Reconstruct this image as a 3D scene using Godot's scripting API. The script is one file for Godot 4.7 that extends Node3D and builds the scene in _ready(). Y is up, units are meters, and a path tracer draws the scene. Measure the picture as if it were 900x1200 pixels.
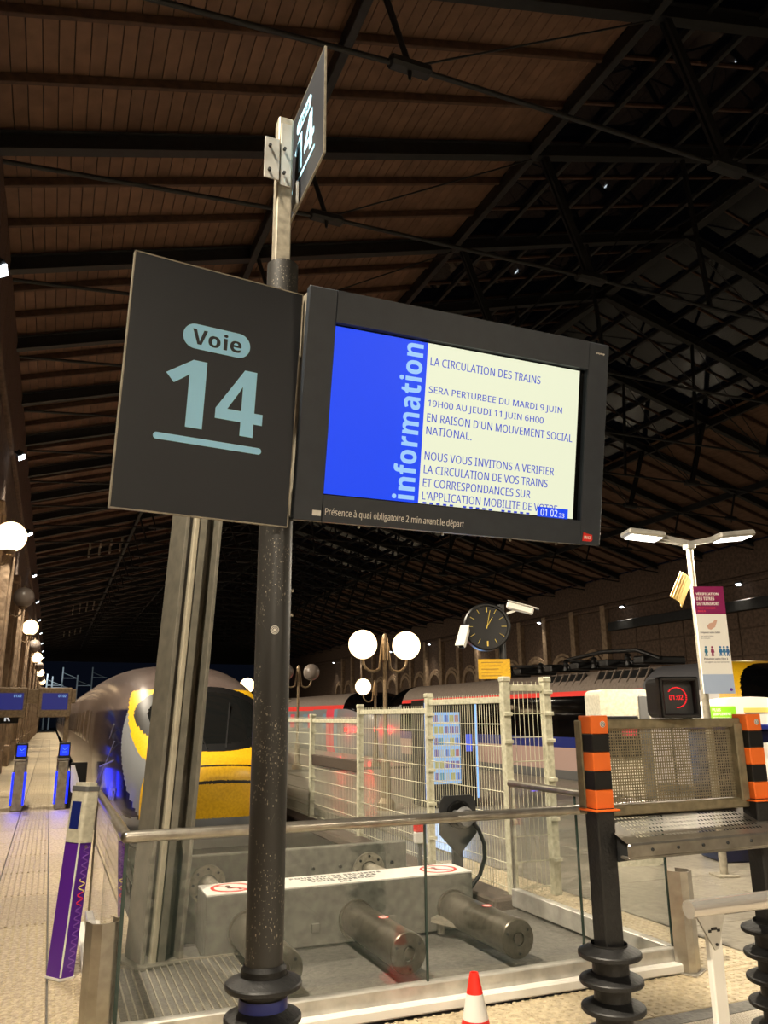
extends Node3D
# A Paris railway terminus at night: departure screen and platform sign on a black pole, buffer stop behind glass.

const TAN := 0.2867          # roof pitch
const EAVE_X := -1.5
const EAVE_Y := 10.1
const RIDGE_X := 15.7
const WALL_R := 32.9
const BAY := 3.57
const BAY0 := -11.5
var used := {}
var mats := {}
var rng := RandomNumberGenerator.new()

# ------------------------------------------------------------------ helpers
func numbered(called: String) -> String:
	if not used.has(called):
		used[called] = 0
		return called
	used[called] += 1
	return "%s_%03d" % [called, used[called]]

func thing(called: String, label: String, category: String, at := Vector3.ZERO, rot := Vector3.ZERO, group := "") -> Node3D:
	var o := Node3D.new()
	o.name = numbered(called)
	add_child(o)
	o.position = at
	o.rotation = rot
	o.set_meta("label", label)
	o.set_meta("category", category)
	if group != "":
		o.set_meta("group", group)
	return o

func setting(called: String) -> Node3D:
	var o := Node3D.new()
	o.name = numbered(called)
	add_child(o)
	o.set_meta("kind", "structure")
	return o

func copy(o: Node3D, at: Vector3, label := "") -> Node3D:
	var c: Node3D = o.duplicate()
	var base := String(o.name)
	c.name = numbered(base)
	add_child(c)
	c.position = at
	if label != "":
		c.set_meta("label", label)
	return c

func S() -> SurfaceTool:
	var st := SurfaceTool.new()
	st.begin(Mesh.PRIMITIVE_TRIANGLES)
	return st

func done(st: SurfaceTool) -> ArrayMesh:
	st.generate_normals()
	return st.commit()

func part(parent: Node, called: String, st: SurfaceTool, m: Material, label := "") -> MeshInstance3D:
	return piece(parent, called, done(st), m, Transform3D.IDENTITY, label)

func piece(parent: Node, called: String, mesh: Mesh, m: Material, xf := Transform3D.IDENTITY, label := "") -> MeshInstance3D:
	var o := MeshInstance3D.new()
	o.name = called
	o.mesh = mesh
	o.material_override = m
	o.transform = xf
	if label != "":
		o.set_meta("label", label)
	parent.add_child(o, true)
	return o

func tri(st: SurfaceTool, a: Vector3, b: Vector3, c: Vector3, out: Vector3):
	if (a - c).cross(a - b).dot(out) < 0.0:
		var t := b
		b = c
		c = t
	st.add_vertex(a); st.add_vertex(b); st.add_vertex(c)

func quad(st: SurfaceTool, a: Vector3, b: Vector3, c: Vector3, d: Vector3, out: Vector3):
	tri(st, a, b, c, out)
	tri(st, a, c, d, out)

func box(st: SurfaceTool, c: Vector3, s: Vector3, bev := 0.0, b := Basis.IDENTITY):
	st.set_smooth_group(-1)
	var h := s * 0.5
	var e: float = min(bev, min(h.x, min(h.y, h.z)) * 0.9)
	var ax := [Vector3(1, 0, 0), Vector3(0, 1, 0), Vector3(0, 0, 1)]
	for k in 3:
		var i := (k + 1) % 3
		var j := (k + 2) % 3
		for sg in [-1.0, 1.0]:
			var n: Vector3 = ax[k] * h[k] * sg
			var u: Vector3 = ax[i] * (h[i] - e)
			var v: Vector3 = ax[j] * (h[j] - e)
			quad(st, c + b * (n - u - v), c + b * (n + u - v), c + b * (n + u + v), c + b * (n - u + v), b * (ax[k] * sg))
	if e <= 0.0:
		return
	for k in 3:
		var i := (k + 1) % 3
		var j := (k + 2) % 3
		for si in [-1.0, 1.0]:
			for sj in [-1.0, 1.0]:
				var w: Vector3 = ax[k] * (h[k] - e)
				var p: Vector3 = ax[i] * h[i] * si + ax[j] * (h[j] - e) * sj
				var q: Vector3 = ax[i] * (h[i] - e) * si + ax[j] * h[j] * sj
				quad(st, c + b * (p - w), c + b * (p + w), c + b * (q + w), c + b * (q - w), b * (ax[i] * si + ax[j] * sj))
	for sx in [-1.0, 1.0]:
		for sy in [-1.0, 1.0]:
			for sz in [-1.0, 1.0]:
				var m := Vector3(sx, sy, sz)
				tri(st, c + b * (Vector3(h.x, h.y - e, h.z - e) * m), c + b * (Vector3(h.x - e, h.y, h.z - e) * m), c + b * (Vector3(h.x - e, h.y - e, h.z) * m), b * m)

func frame_of(d: Vector3) -> Basis:
	var z := d.normalized()
	var x := Vector3.UP.cross(z)
	if x.length() < 0.01:
		x = Vector3.RIGHT
	x = x.normalized()
	return Basis(x, z.cross(x), z)

func bar(st: SurfaceTool, a: Vector3, b: Vector3, w: float, h: float, bev := 0.0):
	box(st, (a + b) * 0.5, Vector3(w, h, a.distance_to(b)), bev, frame_of(b - a))

func tube(st: SurfaceTool, a: Vector3, b: Vector3, ra: float, rb := -1.0, n := 12, caps := true):
	if rb < 0.0:
		rb = ra
	var f := frame_of(b - a)
	for i in n:
		var t0 := TAU * i / n
		var t1 := TAU * (i + 1) / n
		var d0: Vector3 = f.x * cos(t0) + f.y * sin(t0)
		var d1: Vector3 = f.x * cos(t1) + f.y * sin(t1)
		st.set_smooth_group(1)
		quad(st, a + d0 * ra, a + d1 * ra, b + d1 * rb, b + d0 * rb, d0 + d1)
		if caps:
			st.set_smooth_group(-1)
			if ra > 0.0:
				tri(st, a, a + d0 * ra, a + d1 * ra, a - b)
			if rb > 0.0:
				tri(st, b, b + d0 * rb, b + d1 * rb, b - a)

func sweep(st: SurfaceTool, pts: Array, r: float, n := 10):
	for i in pts.size() - 1:
		tube(st, pts[i], pts[i + 1], r, r, n, i == 0 or i == pts.size() - 2)
		if i > 0:
			ball(st, pts[i], r, 4, n)

func ball(st: SurfaceTool, c: Vector3, r: float, rows := 12, cols := 20, squash := 1.0):
	st.set_smooth_group(2)
	for i in rows:
		var a0 := -PI / 2 + PI * i / rows
		var a1 := -PI / 2 + PI * (i + 1) / rows
		for j in cols:
			var b0 := TAU * j / cols
			var b1 := TAU * (j + 1) / cols
			var p := func(a: float, b: float) -> Vector3: return Vector3(cos(a) * cos(b), sin(a) * squash, cos(a) * sin(b)) * r
			var v0: Vector3 = p.call(a0, b0)
			var v1: Vector3 = p.call(a0, b1)
			var v2: Vector3 = p.call(a1, b1)
			var v3: Vector3 = p.call(a1, b0)
			if i == 0:
				tri(st, c + v0, c + v2, c + v3, v2 + v3)
			elif i == rows - 1:
				tri(st, c + v0, c + v1, c + v2, v0 + v1)
			else:
				quad(st, c + v0, c + v1, c + v2, c + v3, v0 + v2)

# profile: Vector2(radius, height) from bottom to top, turned about the local y axis
func lathe(st: SurfaceTool, prof: Array, n: int, xf := Transform3D.IDENTITY, hard := true):
	for k in prof.size() - 1:
		var p: Vector2 = prof[k]
		var q: Vector2 = prof[k + 1]
		st.set_smooth_group(10 + k if hard else 3)
		var nr := q.y - p.y
		var ny := p.x - q.x
		for i in n:
			var t0 := TAU * i / n
			var t1 := TAU * (i + 1) / n
			var d0 := Vector3(cos(t0), 0, sin(t0))
			var d1 := Vector3(cos(t1), 0, sin(t1))
			var out: Vector3 = xf.basis * ((d0 + d1) * nr + Vector3.UP * ny * 2.0)
			var a: Vector3 = xf * (d0 * p.x + Vector3.UP * p.y)
			var b: Vector3 = xf * (d1 * p.x + Vector3.UP * p.y)
			var c: Vector3 = xf * (d1 * q.x + Vector3.UP * q.y)
			var d: Vector3 = xf * (d0 * q.x + Vector3.UP * q.y)
			if p.x < 1e-5:
				tri(st, a, c, d, out)
			elif q.x < 1e-5:
				tri(st, a, b, c, out)
			else:
				quad(st, a, b, c, d, out)

func extrude(st: SurfaceTool, poly: PackedVector2Array, z0: float, z1: float, xf := Transform3D.IDENTITY):
	st.set_smooth_group(-1)
	var idx := Geometry2D.triangulate_polygon(poly)
	for k in range(0, idx.size(), 3):
		var a := poly[idx[k]]
		var b := poly[idx[k + 1]]
		var c := poly[idx[k + 2]]
		tri(st, xf * Vector3(a.x, a.y, z1), xf * Vector3(b.x, b.y, z1), xf * Vector3(c.x, c.y, z1), xf.basis * Vector3(0, 0, z1 - z0))
		tri(st, xf * Vector3(a.x, a.y, z0), xf * Vector3(b.x, b.y, z0), xf * Vector3(c.x, c.y, z0), xf.basis * Vector3(0, 0, z0 - z1))
	var cw := -1.0 if Geometry2D.is_polygon_clockwise(poly) else 1.0
	for i in poly.size():
		var a := poly[i]
		var b := poly[(i + 1) % poly.size()]
		var d := (b - a)
		quad(st, xf * Vector3(a.x, a.y, z0), xf * Vector3(b.x, b.y, z0), xf * Vector3(b.x, b.y, z1), xf * Vector3(a.x, a.y, z1), xf.basis * (Vector3(d.y, -d.x, 0) * cw))

func round_rect(w: float, h: float, r: float, n := 6) -> PackedVector2Array:
	var out := PackedVector2Array()
	for k in 4:
		var cx: float = (w / 2 - r) * [1, -1, -1, 1][k]
		var cy: float = (h / 2 - r) * [1, 1, -1, -1][k]
		for i in n + 1:
			var t := PI / 2 * (k + float(i) / n)
			out.append(Vector2(cx + r * cos(t), cy + r * sin(t)))
	return out

func ring(st: SurfaceTool, r0: float, r1: float, z0: float, z1: float, xf: Transform3D, n := 32):
	st.set_smooth_group(-1)
	for i in n:
		var t0 := TAU * i / n
		var t1 := TAU * (i + 1) / n
		var d0 := Vector3(cos(t0), sin(t0), 0)
		var d1 := Vector3(cos(t1), sin(t1), 0)
		var zz := Vector3(0, 0, 1)
		quad(st, xf * (d0 * r0 + zz * z1), xf * (d1 * r0 + zz * z1), xf * (d1 * r1 + zz * z1), xf * (d0 * r1 + zz * z1), xf.basis * zz)
		quad(st, xf * (d0 * r1 + zz * z0), xf * (d1 * r1 + zz * z0), xf * (d1 * r1 + zz * z1), xf * (d0 * r1 + zz * z1), xf.basis * d0)
		quad(st, xf * (d0 * r0 + zz * z0), xf * (d1 * r0 + zz * z0), xf * (d1 * r0 + zz * z1), xf * (d0 * r0 + zz * z1), xf.basis * -d0)

# lettering fitted to a width and a height; at = lower left corner
func words(parent: Node, text: String, at: Vector3, w: float, h: float, m: Material, bold := false, rot := Vector3.ZERO, called := "lettering") -> MeshInstance3D:
	var t := TextMesh.new()
	var f := SystemFont.new()
	f.font_names = PackedStringArray(["Droid Sans"])
	f.font_weight = 700 if bold else 400
	t.font = f
	t.text = text
	t.font_size = 48
	t.pixel_size = 0.01
	t.depth = 0.01
	t.curve_step = 2.0
	t.horizontal_alignment = HORIZONTAL_ALIGNMENT_LEFT
	t.vertical_alignment = VERTICAL_ALIGNMENT_BOTTOM
	var bb := t.get_aabb()
	var o := MeshInstance3D.new()
	o.name = called
	o.mesh = t
	o.material_override = m
	var sx: float = w / maxf(bb.size.x, 0.001)
	var sy: float = h / maxf(bb.size.y, 0.001)
	var b := Basis.from_euler(rot) * Basis.from_scale(Vector3(sx, sy, 0.12))
	o.transform = Transform3D(b, at - b * Vector3(bb.position.x, bb.position.y, bb.position.z))
	parent.add_child(o, true)
	return o

func mat(col: Color, rough := 0.6, metal := 0.0) -> StandardMaterial3D:
	var m := StandardMaterial3D.new()
	m.albedo_color = col
	m.roughness = rough
	m.metallic = metal
	return m

func glow(col: Color, e: float) -> StandardMaterial3D:
	var m := mat(col * 0.08, 0.4)
	m.emission_enabled = true
	m.emission = col
	m.emission_energy_multiplier = e
	return m

func noise_tex(a: Color, b: Color, freq: float, oct := 4, seed_ := 1, mid := 0.5, size := 512) -> NoiseTexture2D:
	var n := FastNoiseLite.new()
	n.seed = seed_
	n.frequency = freq
	n.fractal_octaves = oct
	n.noise_type = FastNoiseLite.TYPE_SIMPLEX_SMOOTH
	var g := Gradient.new()
	g.offsets = PackedFloat32Array([0.15, mid, 0.9])
	g.colors = PackedColorArray([a, a.lerp(b, 0.55), b])
	var t := NoiseTexture2D.new()
	t.width = size
	t.height = size
	t.seamless = true
	t.noise = n
	t.color_ramp = g
	return t

# a surface with mottled colour, by world position
func mottled(a: Color, b: Color, freq: float, scale_: float, rough := 0.7, metal := 0.0, bump := 0.0, seed_ := 1) -> StandardMaterial3D:
	var m := mat(Color.WHITE, rough, metal)
	m.albedo_texture = noise_tex(a, b, freq, 5, seed_)
	m.uv1_triplanar = true
	m.uv1_world_triplanar = true
	m.uv1_scale = Vector3.ONE * scale_
	if bump > 0.0:
		var n := FastNoiseLite.new()
		n.seed = seed_ + 7
		n.frequency = freq * 2.0
		var t := NoiseTexture2D.new()
		t.width = 512
		t.height = 512
		t.seamless = true
		t.as_normal_map = true
		t.bump_strength = 6.0
		t.noise = n
		m.normal_enabled = true
		m.normal_texture = t
		m.normal_scale = bump
	return m

func pane_mat(col: Color, alpha: float) -> StandardMaterial3D:
	var m := mat(Color(col.r, col.g, col.b, alpha), 0.02)
	m.transparency = BaseMaterial3D.TRANSPARENCY_ALPHA
	m.metallic_specular = 0.5
	return m

func omni(parent: Node3D, called: String, at: Vector3, col: Color, e: float, size: float, rng_ := 80.0):
	var l := OmniLight3D.new()
	l.name = called
	l.light_color = col
	l.light_energy = e
	l.light_size = size
	l.omni_range = rng_
	l.omni_attenuation = 2.0
	l.shadow_enabled = true
	l.position = at
	parent.add_child(l, true)

func area(parent: Node3D, called: String, at: Vector3, rot: Vector3, size: Vector2, col: Color, e: float):
	var l := AreaLight3D.new()
	l.name = called
	l.area_size = size
	l.light_color = col
	l.light_energy = e
	l.area_range = 60.0
	l.area_attenuation = 2.0
	l.shadow_enabled = true
	l.position = at
	l.rotation = rot
	parent.add_child(l, true)

func spot(parent: Node3D, called: String, at: Vector3, dir: Vector3, ang: float, col: Color, e: float, size: float):
	var l := SpotLight3D.new()
	l.name = called
	l.light_color = col
	l.light_energy = e
	l.light_size = size
	l.spot_range = 80.0
	l.spot_angle = ang
	l.spot_attenuation = 2.0
	l.shadow_enabled = true
	parent.add_child(l, true)
	l.position = at
	l.basis = Basis.looking_at(dir, Vector3.UP if abs(dir.normalized().y) < 0.98 else Vector3.FORWARD)

func roof_y(x: float) -> float:
	return EAVE_Y + TAN * ((x - EAVE_X) if x <= RIDGE_X else (WALL_R - x))

# ------------------------------------------------------------------ scene
const WARM := Color(1.0, 0.82, 0.62)
const COOL := Color(1.0, 0.94, 0.84)

func _ready():
	rng.seed = 14
	var cam := Camera3D.new()
	cam.name = "camera"
	cam.position = Vector3(0, 1.6, 0)
	cam.rotation = Vector3(0.25349, -0.39311, -0.008534)
	cam.fov = rad_to_deg(2.0 * atan(600.0 / 918.2))
	cam.far = 400.0
	add_child(cam)
	cam.current = true
	var we := WorldEnvironment.new()
	we.name = "night"
	var env := Environment.new()
	env.background_mode = Environment.BG_SKY
	var sky := Sky.new()
	var sm := ProceduralSkyMaterial.new()
	sm.sky_top_color = Color(0.012, 0.014, 0.022)
	sm.sky_horizon_color = Color(0.03, 0.042, 0.075)
	sm.ground_bottom_color = Color(0.01, 0.01, 0.012)
	sm.ground_horizon_color = Color(0.03, 0.04, 0.06)
	sky.sky_material = sm
	env.sky = sky
	env.tonemap_mode = Environment.TONE_MAPPER_LINEAR
	env.tonemap_exposure = 1.0
	env.sdfgi_enabled = true
	env.ssao_enabled = true
	env.ssil_enabled = true
	we.environment = env
	add_child(we)
	make_materials()
	build_floor()
	build_walls()
	build_roof()
	build_lamps()
	build_sign_pole()
	build_display()
	build_barrier()
	build_buffer_stop()
	build_column()
	build_validator()
	build_gates()
	build_fence()
	build_bench()
	build_front_bits()
	build_trains()
	build_platform_things()
	build_far()

func make_materials():
	mats.plank = []
	for k in 4:
		var v := 0.96 + 0.03 * k
		mats.plank.append(mottled(Color(0.4, 0.3, 0.23) * v, Color(0.49, 0.37, 0.29) * v, 0.012, 0.35, 0.75, 0.0, 0.0, 20 + k))
	mats.iron = mottled(Color(0.07, 0.078, 0.088), Color(0.13, 0.135, 0.14), 0.02, 0.4, 0.55, 0.0, 0.0, 3)
	mats.rafter = mottled(Color(0.24, 0.165, 0.125), Color(0.34, 0.24, 0.18), 0.02, 0.5, 0.7, 0.0, 0.0, 4)
	mats.roof_glass = pane_mat(Color(0.03, 0.032, 0.035), 0.55)
	mats.stone = mottled(Color(0.5, 0.42, 0.34), Color(0.66, 0.57, 0.47), 0.015, 0.3, 0.85, 0.0, 0.3, 5)
	mats.stone_dark = mottled(Color(0.3, 0.24, 0.2), Color(0.43, 0.35, 0.29), 0.02, 0.4, 0.85, 0.0, 0.3, 6)
	mats.frieze = mottled(Color(0.27, 0.19, 0.15), Color(0.42, 0.31, 0.24), 0.05, 0.5, 0.7, 0.0, 0.4, 8)
	mats.slab = []
	for k in 3:
		var v := 0.95 + 0.04 * k
		mats.slab.append(mottled(Color(0.56, 0.5, 0.41) * v, Color(0.76, 0.7, 0.58) * v, 0.05, 0.9, 0.48, 0.0, 0.5, 30 + k))
	mats.concourse = mottled(Color(0.44, 0.42, 0.38), Color(0.55, 0.525, 0.475), 0.03, 0.6, 0.32, 0.0, 0.1, 11)
	mats.speckle = mottled(Color(0.5, 0.47, 0.42), Color(0.8, 0.76, 0.69), 0.11, 1.6, 0.6, 0.0, 0.4, 12)
	mats.tactile = mottled(Color(0.58, 0.53, 0.43), Color(0.75, 0.69, 0.57), 0.04, 0.8, 0.6, 0.0, 0.2, 13)
	mats.dark_band = mottled(Color(0.3, 0.29, 0.27), Color(0.4, 0.39, 0.36), 0.04, 0.8, 0.6, 0.0, 0.2, 14)
	mats.ballast = mottled(Color(0.1, 0.09, 0.08), Color(0.28, 0.25, 0.22), 0.09, 1.2, 0.9, 0.0, 1.0, 15)
	mats.sign_black = mottled(Color(0.055, 0.07, 0.105), Color(0.07, 0.086, 0.12), 0.01, 0.6, 0.5, 0.0, 0.0, 16)
	mats.pole_black = scratched()
	mats.rubber = mottled(Color(0.05, 0.05, 0.053), Color(0.1, 0.1, 0.1), 0.03, 1.5, 0.5, 0.0, 0.2, 17)
	mats.steel = mottled(Color(0.6, 0.58, 0.54), Color(0.72, 0.7, 0.66), 0.02, 0.8, 0.28, 0.9, 0.0, 18)
	mats.chrome = mat(Color(0.85, 0.83, 0.8), 0.24, 0.75)
	mats.galv = mottled(Color(0.5, 0.48, 0.43), Color(0.66, 0.63, 0.56), 0.03, 1.0, 0.5, 0.35, 0.0, 19)
	mats.alu = mottled(Color(0.66, 0.65, 0.62), Color(0.78, 0.77, 0.74), 0.02, 0.6, 0.4, 0.5, 0.0, 20)
	mats.glass = pane_mat(Color(0.3, 0.38, 0.35), 0.07)
	mats.glass_edge = mat(Color(0.16, 0.22, 0.2), 0.1)
	mats.pale_blue = mat(Color(0.61, 0.85, 1.0), 0.5)
	mats.white = mat(Color(0.86, 0.85, 0.82), 0.5)
	mats.offwhite = mottled(Color(0.68, 0.66, 0.58), Color(0.82, 0.8, 0.72), 0.03, 1.2, 0.55, 0.0, 0.0, 21)
	mats.black = mat(Color(0.03, 0.03, 0.033), 0.4)
	mats.black_gloss = mat(Color(0.015, 0.016, 0.018), 0.08)
	mats.dark_grey = mat(Color(0.14, 0.145, 0.15), 0.5)
	mats.grey = mat(Color(0.36, 0.36, 0.36), 0.5)
	mats.column = mottled(Color(0.38, 0.37, 0.33), Color(0.48, 0.46, 0.41), 0.02, 0.7, 0.5, 0.1, 0.0, 22)
	mats.column_pale = mottled(Color(0.62, 0.59, 0.51), Color(0.7, 0.67, 0.59), 0.02, 0.7, 0.5, 0.1, 0.0, 23)
	mats.buffer = mottled(Color(0.34, 0.34, 0.31), Color(0.46, 0.455, 0.42), 0.02, 0.9, 0.5, 0.15, 0.0, 24)
	mats.cylinder = mottled(Color(0.3, 0.28, 0.24), Color(0.4, 0.375, 0.33), 0.03, 1.0, 0.32, 0.5, 0.0, 25)
	mats.purple = mat(Color(0.33, 0.13, 0.55), 0.35)
	mats.fence = mottled(Color(0.66, 0.65, 0.56), Color(0.8, 0.79, 0.7), 0.02, 1.4, 0.6, 0.0, 0.0, 26)
	mats.wire = mat(Color(0.74, 0.73, 0.64), 0.55)
	mats.rust = mottled(Color(0.12, 0.09, 0.07), Color(0.42, 0.36, 0.3), 0.07, 2.0, 0.8, 0.0, 0.4, 27)
	mats.orange = mat(Color(0.86, 0.4, 0.12), 0.45)
	mats.panel = mottled(Color(0.42, 0.385, 0.3), Color(0.53, 0.49, 0.39), 0.03, 1.0, 0.5, 0.25, 0.0, 28)
	mats.red = mat(Color(0.85, 0.13, 0.08), 0.45)
	mats.cone_red = mat(Color(0.92, 0.15, 0.09), 0.5)
	mats.yellow = mottled(Color(0.78, 0.6, 0.07), Color(0.87, 0.69, 0.12), 0.04, 1.0, 0.35, 0.0, 0.0, 29)
	mats.navy = mat(Color(0.045, 0.06, 0.16), 0.15)
	mats.train_body = mottled(Color(0.4, 0.35, 0.33), Color(0.46, 0.41, 0.39), 0.01, 0.3, 0.2, 0.35, 0.0, 31)
	mats.train_grey = mat(Color(0.45, 0.46, 0.47), 0.3)
	mats.train_white = mat(Color(0.72, 0.7, 0.69), 0.3)
	mats.blue = mat(Color(0.07, 0.13, 0.42), 0.4)
	mats.pinkish = mat(Color(0.66, 0.56, 0.53), 0.35)
	mats.rose = mat(Color(0.82, 0.24, 0.32), 0.4)
	mats.bluegrey = mat(Color(0.42, 0.53, 0.6), 0.4)
	mats.train_roof = mottled(Color(0.38, 0.34, 0.31), Color(0.48, 0.43, 0.39), 0.03, 0.6, 0.6, 0.0, 0.0, 32)
	mats.cab_roof = mat(Color(0.3, 0.3, 0.315), 0.45)
	mats.globe_off = mat(Color(0.5, 0.46, 0.43), 0.35)
	mats.globe = glow(Color(1.0, 0.86, 0.66), 4.0)
	mats.led = glow(Color(1.0, 0.98, 0.94), 6.0)
	mats.flood = glow(Color(0.93, 0.97, 1.0), 6.0)
	mats.bronze = mottled(Color(0.48, 0.41, 0.32), Color(0.6, 0.52, 0.41), 0.03, 1.0, 0.4, 0.4, 0.0, 33)

# black paint chipped down to pale metal in scattered flecks
func scratched() -> StandardMaterial3D:
	var img := Image.create(512, 1024, false, Image.FORMAT_RGB8)
	var base := Color(0.17, 0.165, 0.16)
	img.fill(base)
	var r := RandomNumberGenerator.new()
	r.seed = 5
	var n := FastNoiseLite.new()
	n.seed = 9
	n.frequency = 0.006
	for i in 4200:
		var x := r.randi_range(2, 505)
		var y := r.randi_range(2, 1010)
		if n.get_noise_2d(x * 1.4, y * 0.5) < 0.08:
			continue
		var c := base.lerp(Color(0.72, 0.68, 0.6), r.randf_range(0.2, 1.0))
		var w := r.randi_range(1, 3)
		var h := r.randi_range(1, 7)
		img.fill_rect(Rect2i(x, y, w, h), c)
	for i in 60:
		var p := Vector2(r.randf() * 500, r.randf() * 1000)
		var d := Vector2(r.randf_range(-0.5, 0.5), 1.0).normalized()
		for s in r.randi_range(8, 40):
			p += d
			if p.x > 1 and p.x < 510 and p.y > 1 and p.y < 1022:
				img.set_pixel(int(p.x), int(p.y), base.lerp(Color(0.6, 0.56, 0.5), 0.45))
	var m := mat(Color.WHITE, 0.42, 0.0)
	m.albedo_texture = ImageTexture.create_from_image(img)
	m.uv1_triplanar = true
	m.uv1_world_triplanar = true
	m.uv1_scale = Vector3(1.6, 0.8, 1.6)
	return m

# ------------------------------------------------------------------ setting
func build_floor():
	var fl := setting("floor")
	var st := S()
	box(st, Vector3(-0.6, -0.32, -54), Vector3(2.7, 0.6, 137))             # platform bed
	box(st, Vector3(7.98, -0.32, -57.5), Vector3(8.04, 0.6, 130))           # next platform
	box(st, Vector3(24.2, -0.32, -54), Vector3(18.2, 0.6, 137))
	box(st, Vector3(7.4, -0.32, 3.4), Vector3(15.4, 0.6, 15.7))             # concourse bed
	box(st, Vector3(2.35, -0.32, -5.4), Vector3(3.3, 0.6, 1.95))            # buffer stop apron
	part(fl, "bed", st, mats.dark_band)
	st = S()
	box(st, Vector3(2.35, -1.05, -64), Vector3(3.3, 0.2, 115.2))
	box(st, Vector3(13.5, -1.05, -63), Vector3(3.2, 0.2, 117))
	part(fl, "track_bed", st, mats.ballast)
	st = S()
	for x in [1.45, 2.95, 12.75, 14.25]:
		st = S()
		box(st, Vector3(x, -0.87, -64), Vector3(0.07, 0.15, 114), 0.01)
		part(fl, "rail", st, mats.steel)
	# platform paving: three columns of slabs, joints recessed
	var cols := [[-1.5, -0.33], [-0.325, 0.125], [0.13, 0.745]]
	var meshes := []
	for c in cols:
		st = S()
		box(st, Vector3(0, -0.012, 0), Vector3(c[1] - c[0] - 0.008, 0.024, 1.192), 0.004)
		meshes.append(done(st))
	for r in 60:
		var z := 0.4 - 1.2 * r
		for k in 3:
			if k == 2 and z > -3.4:
				continue
			piece(fl, "paving_slab", meshes[k], mats.slab[(r * 2 + k * 3 + (r * r) % 5) % 3], Transform3D(Basis.IDENTITY, Vector3((cols[k][0] + cols[k][1]) / 2, rng.randf_range(-0.0015, 0.0015), z)))
	st = S()
	box(st, Vector3(-0.378, -0.012, -95.4), Vector3(2.245, 0.024, 48))
	part(fl, "far_paving", st, mats.slab[1])
	# ribbed guide strip and studs
	var ribs := MultiMesh.new()
	ribs.transform_format = MultiMesh.TRANSFORM_3D
	st = S()
	box(st, Vector3.ZERO, Vector3(0.018, 0.012, 1.14), 0.004)
	ribs.mesh = done(st)
	ribs.instance_count = 8 * 34
	var n := 0
	for r in 34:
		for k in 8:
			ribs.set_instance_transform(n, Transform3D(Basis.IDENTITY, Vector3(-0.29 + k * 0.054, 0.004, -8.0 - 1.2 * r)))
			n += 1
	var mi := MultiMeshInstance3D.new()
	mi.name = "guide_ribs"
	mi.multimesh = ribs
	mi.material_override = mats.slab[0]
	mi.set_meta("kind", "stuff")
	fl.add_child(mi)
	st = S()
	lathe(st, [Vector2(0.0125, 0), Vector2(0.009, 0.005), Vector2(0, 0.0055)], 8)
	var stud := done(st)
	var spots := []
	for i in 9:
		for j in 66:
			spots.append(Vector3(0.62 + j * 0.0565, 0.0, -4.38 + i * 0.0565))
	for i in 10:
		for j in 60:
			spots.append(Vector3(3.98 + i * 0.0565, 0.0, -4.33 - j * 0.0565))
	for i in 12:
		for j in 10:
			spots.append(Vector3(4.0 + i * 0.0565, 0.0, -4.27 + j * 0.0565 - 0.11))
	for i in 37:
		for j in 70:
			spots.append(Vector3(-1.42 + i * 0.0565, 0.0, -3.6 - j * 0.0565))
	var mm := MultiMesh.new()
	mm.transform_format = MultiMesh.TRANSFORM_3D
	mm.mesh = stud
	mm.instance_count = spots.size()
	for i in spots.size():
		mm.set_instance_transform(i, Transform3D(Basis.IDENTITY, spots[i]))
	mi = MultiMeshInstance3D.new()
	mi.name = "tactile_studs"
	mi.multimesh = mm
	mi.material_override = mats.tactile
	mi.set_meta("kind", "stuff")
	fl.add_child(mi)
	# concourse surfaces
	var tm: Array = []
	st = S()
	box(st, Vector3(0, -0.012, 0), Vector3(0.592, 0.024, 0.5), 0.004)
	var tile := done(st)
	for i in 8:
		piece(fl, "tactile_slab", tile, mats.tactile, Transform3D(Basis.IDENTITY, Vector3(0.48 + 0.6 * i, 0, -4.14)))
	st = S()
	box(st, Vector3(0, -0.012, 0), Vector3(0.592, 0.024, 0.592), 0.004)
	tile = done(st)
	for i in 7:
		piece(fl, "tactile_slab", tile, mats.tactile, Transform3D(Basis.IDENTITY, Vector3(4.26, 0, -4.7 - 0.6 * i)))
	st = S()
	box(st, Vector3(2.78, -0.012, -3.82), Vector3(5.3, 0.024, 0.12))
	part(fl, "dark_joint", st, mats.dark_band)
	st = S()
	box(st, Vector3(1.49, -0.012, 0), Vector3(0.992, 0.024, 0.992), 0.003)
	tile = done(st)
	for i in 6:
		for j in 8:
			piece(fl, "terrazzo_slab", tile, mats.speckle, Transform3D(Basis.IDENTITY, Vector3(-0.86 + i, 0, -3.26 + j)))
	st = S()
	box(st, Vector3(0, -0.012, 0), Vector3(1.49, 0.024, 1.49), 0.003)
	tile = done(st)
	for i in 5:
		for j in 14:
			piece(fl, "concourse_slab", tile, mats.concourse, Transform3D(Basis.IDENTITY, Vector3(5.32 + 1.5 * i, 0, -3.0 - 1.5 * j)))
	st = S()
	box(st, Vector3(8.28, -0.012, -70), Vector3(7.4, 0.024, 91))
	box(st, Vector3(24.2, -0.012, -54), Vector3(18.2, 0.024, 137))
	part(fl, "far_concourse", st, mats.concourse)

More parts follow.
